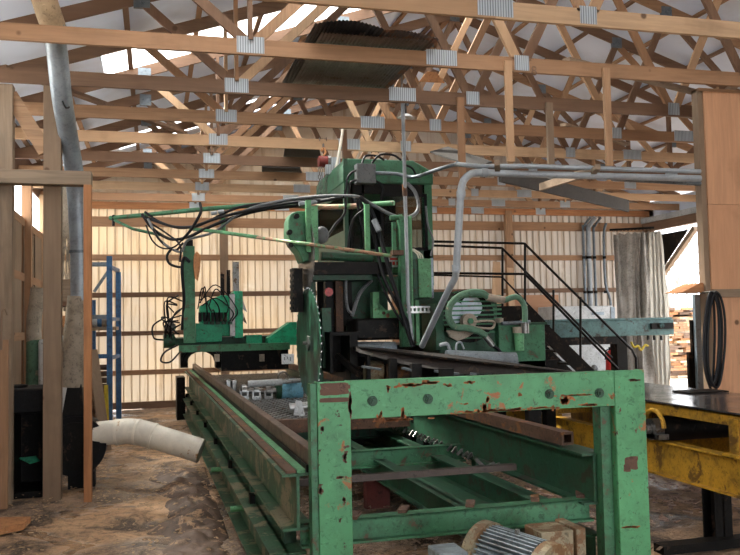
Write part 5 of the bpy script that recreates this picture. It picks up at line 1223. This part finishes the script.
# ================================================================ YELLOW BELT CONVEYOR
t = thing('belt_conveyor', 'yellow steel belt conveyor with glossy black belt at the right', 'conveyor', (4.3, 6.2, 0))
KX0, KX1, KY0, KY1 = 3.86, 4.86, 3.4, 8.9
zb = .93
mb = MB(); mb.box(KX0 - .0, KX1, KY0, KY1, zb - .012, zb); mb.build('belt', M['belt'], t, 'glossy worn black belt')
MB().box(KX0 + .1, KX1 - .1, KY0, KY1, zb - .05, zb - .03).build('slider_pan', M['black'], t)
mb = MB(); mb.box(KX0 + .03, KX0 + .05, KY0, KY1, zb - .10, zb - .014); mb.box(KX0 + .03, KX0 + .12, KY0, KY1, zb - .03, zb - .016); mb.build('top_rail', M['yellow'], t)
for x, s in ((KX0 + .04, 1), (KX1 - .06, -1)):
    mb = MB(); mb.box(x - .006, x + .006, KY0, KY1, .36, .62); mb.box(x - .05, x + .05, KY0, KY1, .61, .622); mb.box(x - .05, x + .05, KY0, KY1, .35, .362)
    mb.build('side_channel', M['yellow'], t)
for y in (3.7, 4.86, 7.6):
    for x in (KX0 + .03, KX1 - .1):
        MB().box(x - .01, x + .05, y, y + .09, .62, zb - .05).build('upright', M['yellow'], t)
        MB().box(x - .05, x + .09, y - .03, y + .12, .622, .64).build('foot_plate', M['yellow'], t)
    MB().box(KX0 + .05, KX1 - .06, y + .02, y + .08, .64, .70).build('cross_tie', M['yellow'], t)
MB().box(KX0 + .06, KX1 - .08, 6.1, 6.14, .62, .88).build('end_panel', M['yellow'], t)
for y in (5.08, 7.6):
    for x in (KX0 + .05, KX1 - .12):
        ang = .06; mb = MB(); mb.box(x - .07, x + .07, y, y + .012, -.03, .35); mb.box(x - .005, x + .005, y, y + .14, -.03, .35); mb.box(x - .07, x + .07, y + .13, y + .142, -.03, .35)
        mb.build('leg', M['black'], t); MB().box(x - .1, x + .1, y - .04, y + .18, -.05, -.01).build('foot', M['black'], t)
MB().box(KX0 - .5, KX1 + .2, 5.0, 5.12, -.03, .03).build('floor_sleeper', M['black'], t)
c = V(KX0 + .0, 5.78, .71)
mb = MB(); mb.cyl(c - V(.06, 0, 0), c + V(.03, 0, 0), .085, n=24); mb.build('bearing_housing', M['steel'], t, 'greasy bearing housing')
MB().cyl(c - V(.10, 0, 0), c - V(.055, 0, 0), .035, n=14).build('shaft_end', M['shiny'], t)
MB().cyl(c + V(.02, 0, 0), (KX1 - .1, c.y, c.z), .10, n=24).build('tail_roller', M['black'], t)
mb = MB(); pts = []
for i in range(13):
    a = math.pi * i / 12; pts.append(c + V(-.02, -.13 * math.cos(a), .02 + .13 * math.sin(a)))
mb.tube(pts, .018, 8, 1); mb.build('guard_arch', M['yellow'], t, 'arched yellow guard')
MB().box(c.x - .06, c.x + .03, c.y - .12, c.y + .12, .64, .68).build('bearing_base', M['steel'], t)
q = P(655, 434, X=KX0 - .05)
t = thing('belt_cover_plate', 'small dark cover plate lying on the far part of the glossy belt', 'plate', (4.7, 5.9, .932))
MB().box(4.45, 4.84, 6.15, 6.4, .932, .945).build('cover', M['black'], t)

# small lettering on the second truss chord
cu = bpy.data.curves.new('chalk_mark', 'FONT'); cu.body = '8'; cu.size = .13; cu.extrude = .0008
tmp = bpy.data.objects.new('tmp_mark', cu); COL.objects.link(tmp)
dg = bpy.context.evaluated_depsgraph_get(); me = bpy.data.meshes.new_from_object(tmp.evaluated_get(dg)); bpy.data.objects.remove(tmp)
q = P(531, 75, Y=7.06); mo = bpy.data.objects.new('grade_mark', me); COL.objects.link(mo); me.materials.append(M['woodd_x']); mo.location = (q.x, 7.06 + .0 - .0015 + .0, q.z); mo.rotation_euler = (math.radians(90), 0, 0)
par = [o for o in bpy.data.objects if o.name.startswith('roof_truss') and abs(o.location.y - 7.083) < .02][0]
mo.parent = par; mo.matrix_parent_inverse = WINV[par.name]
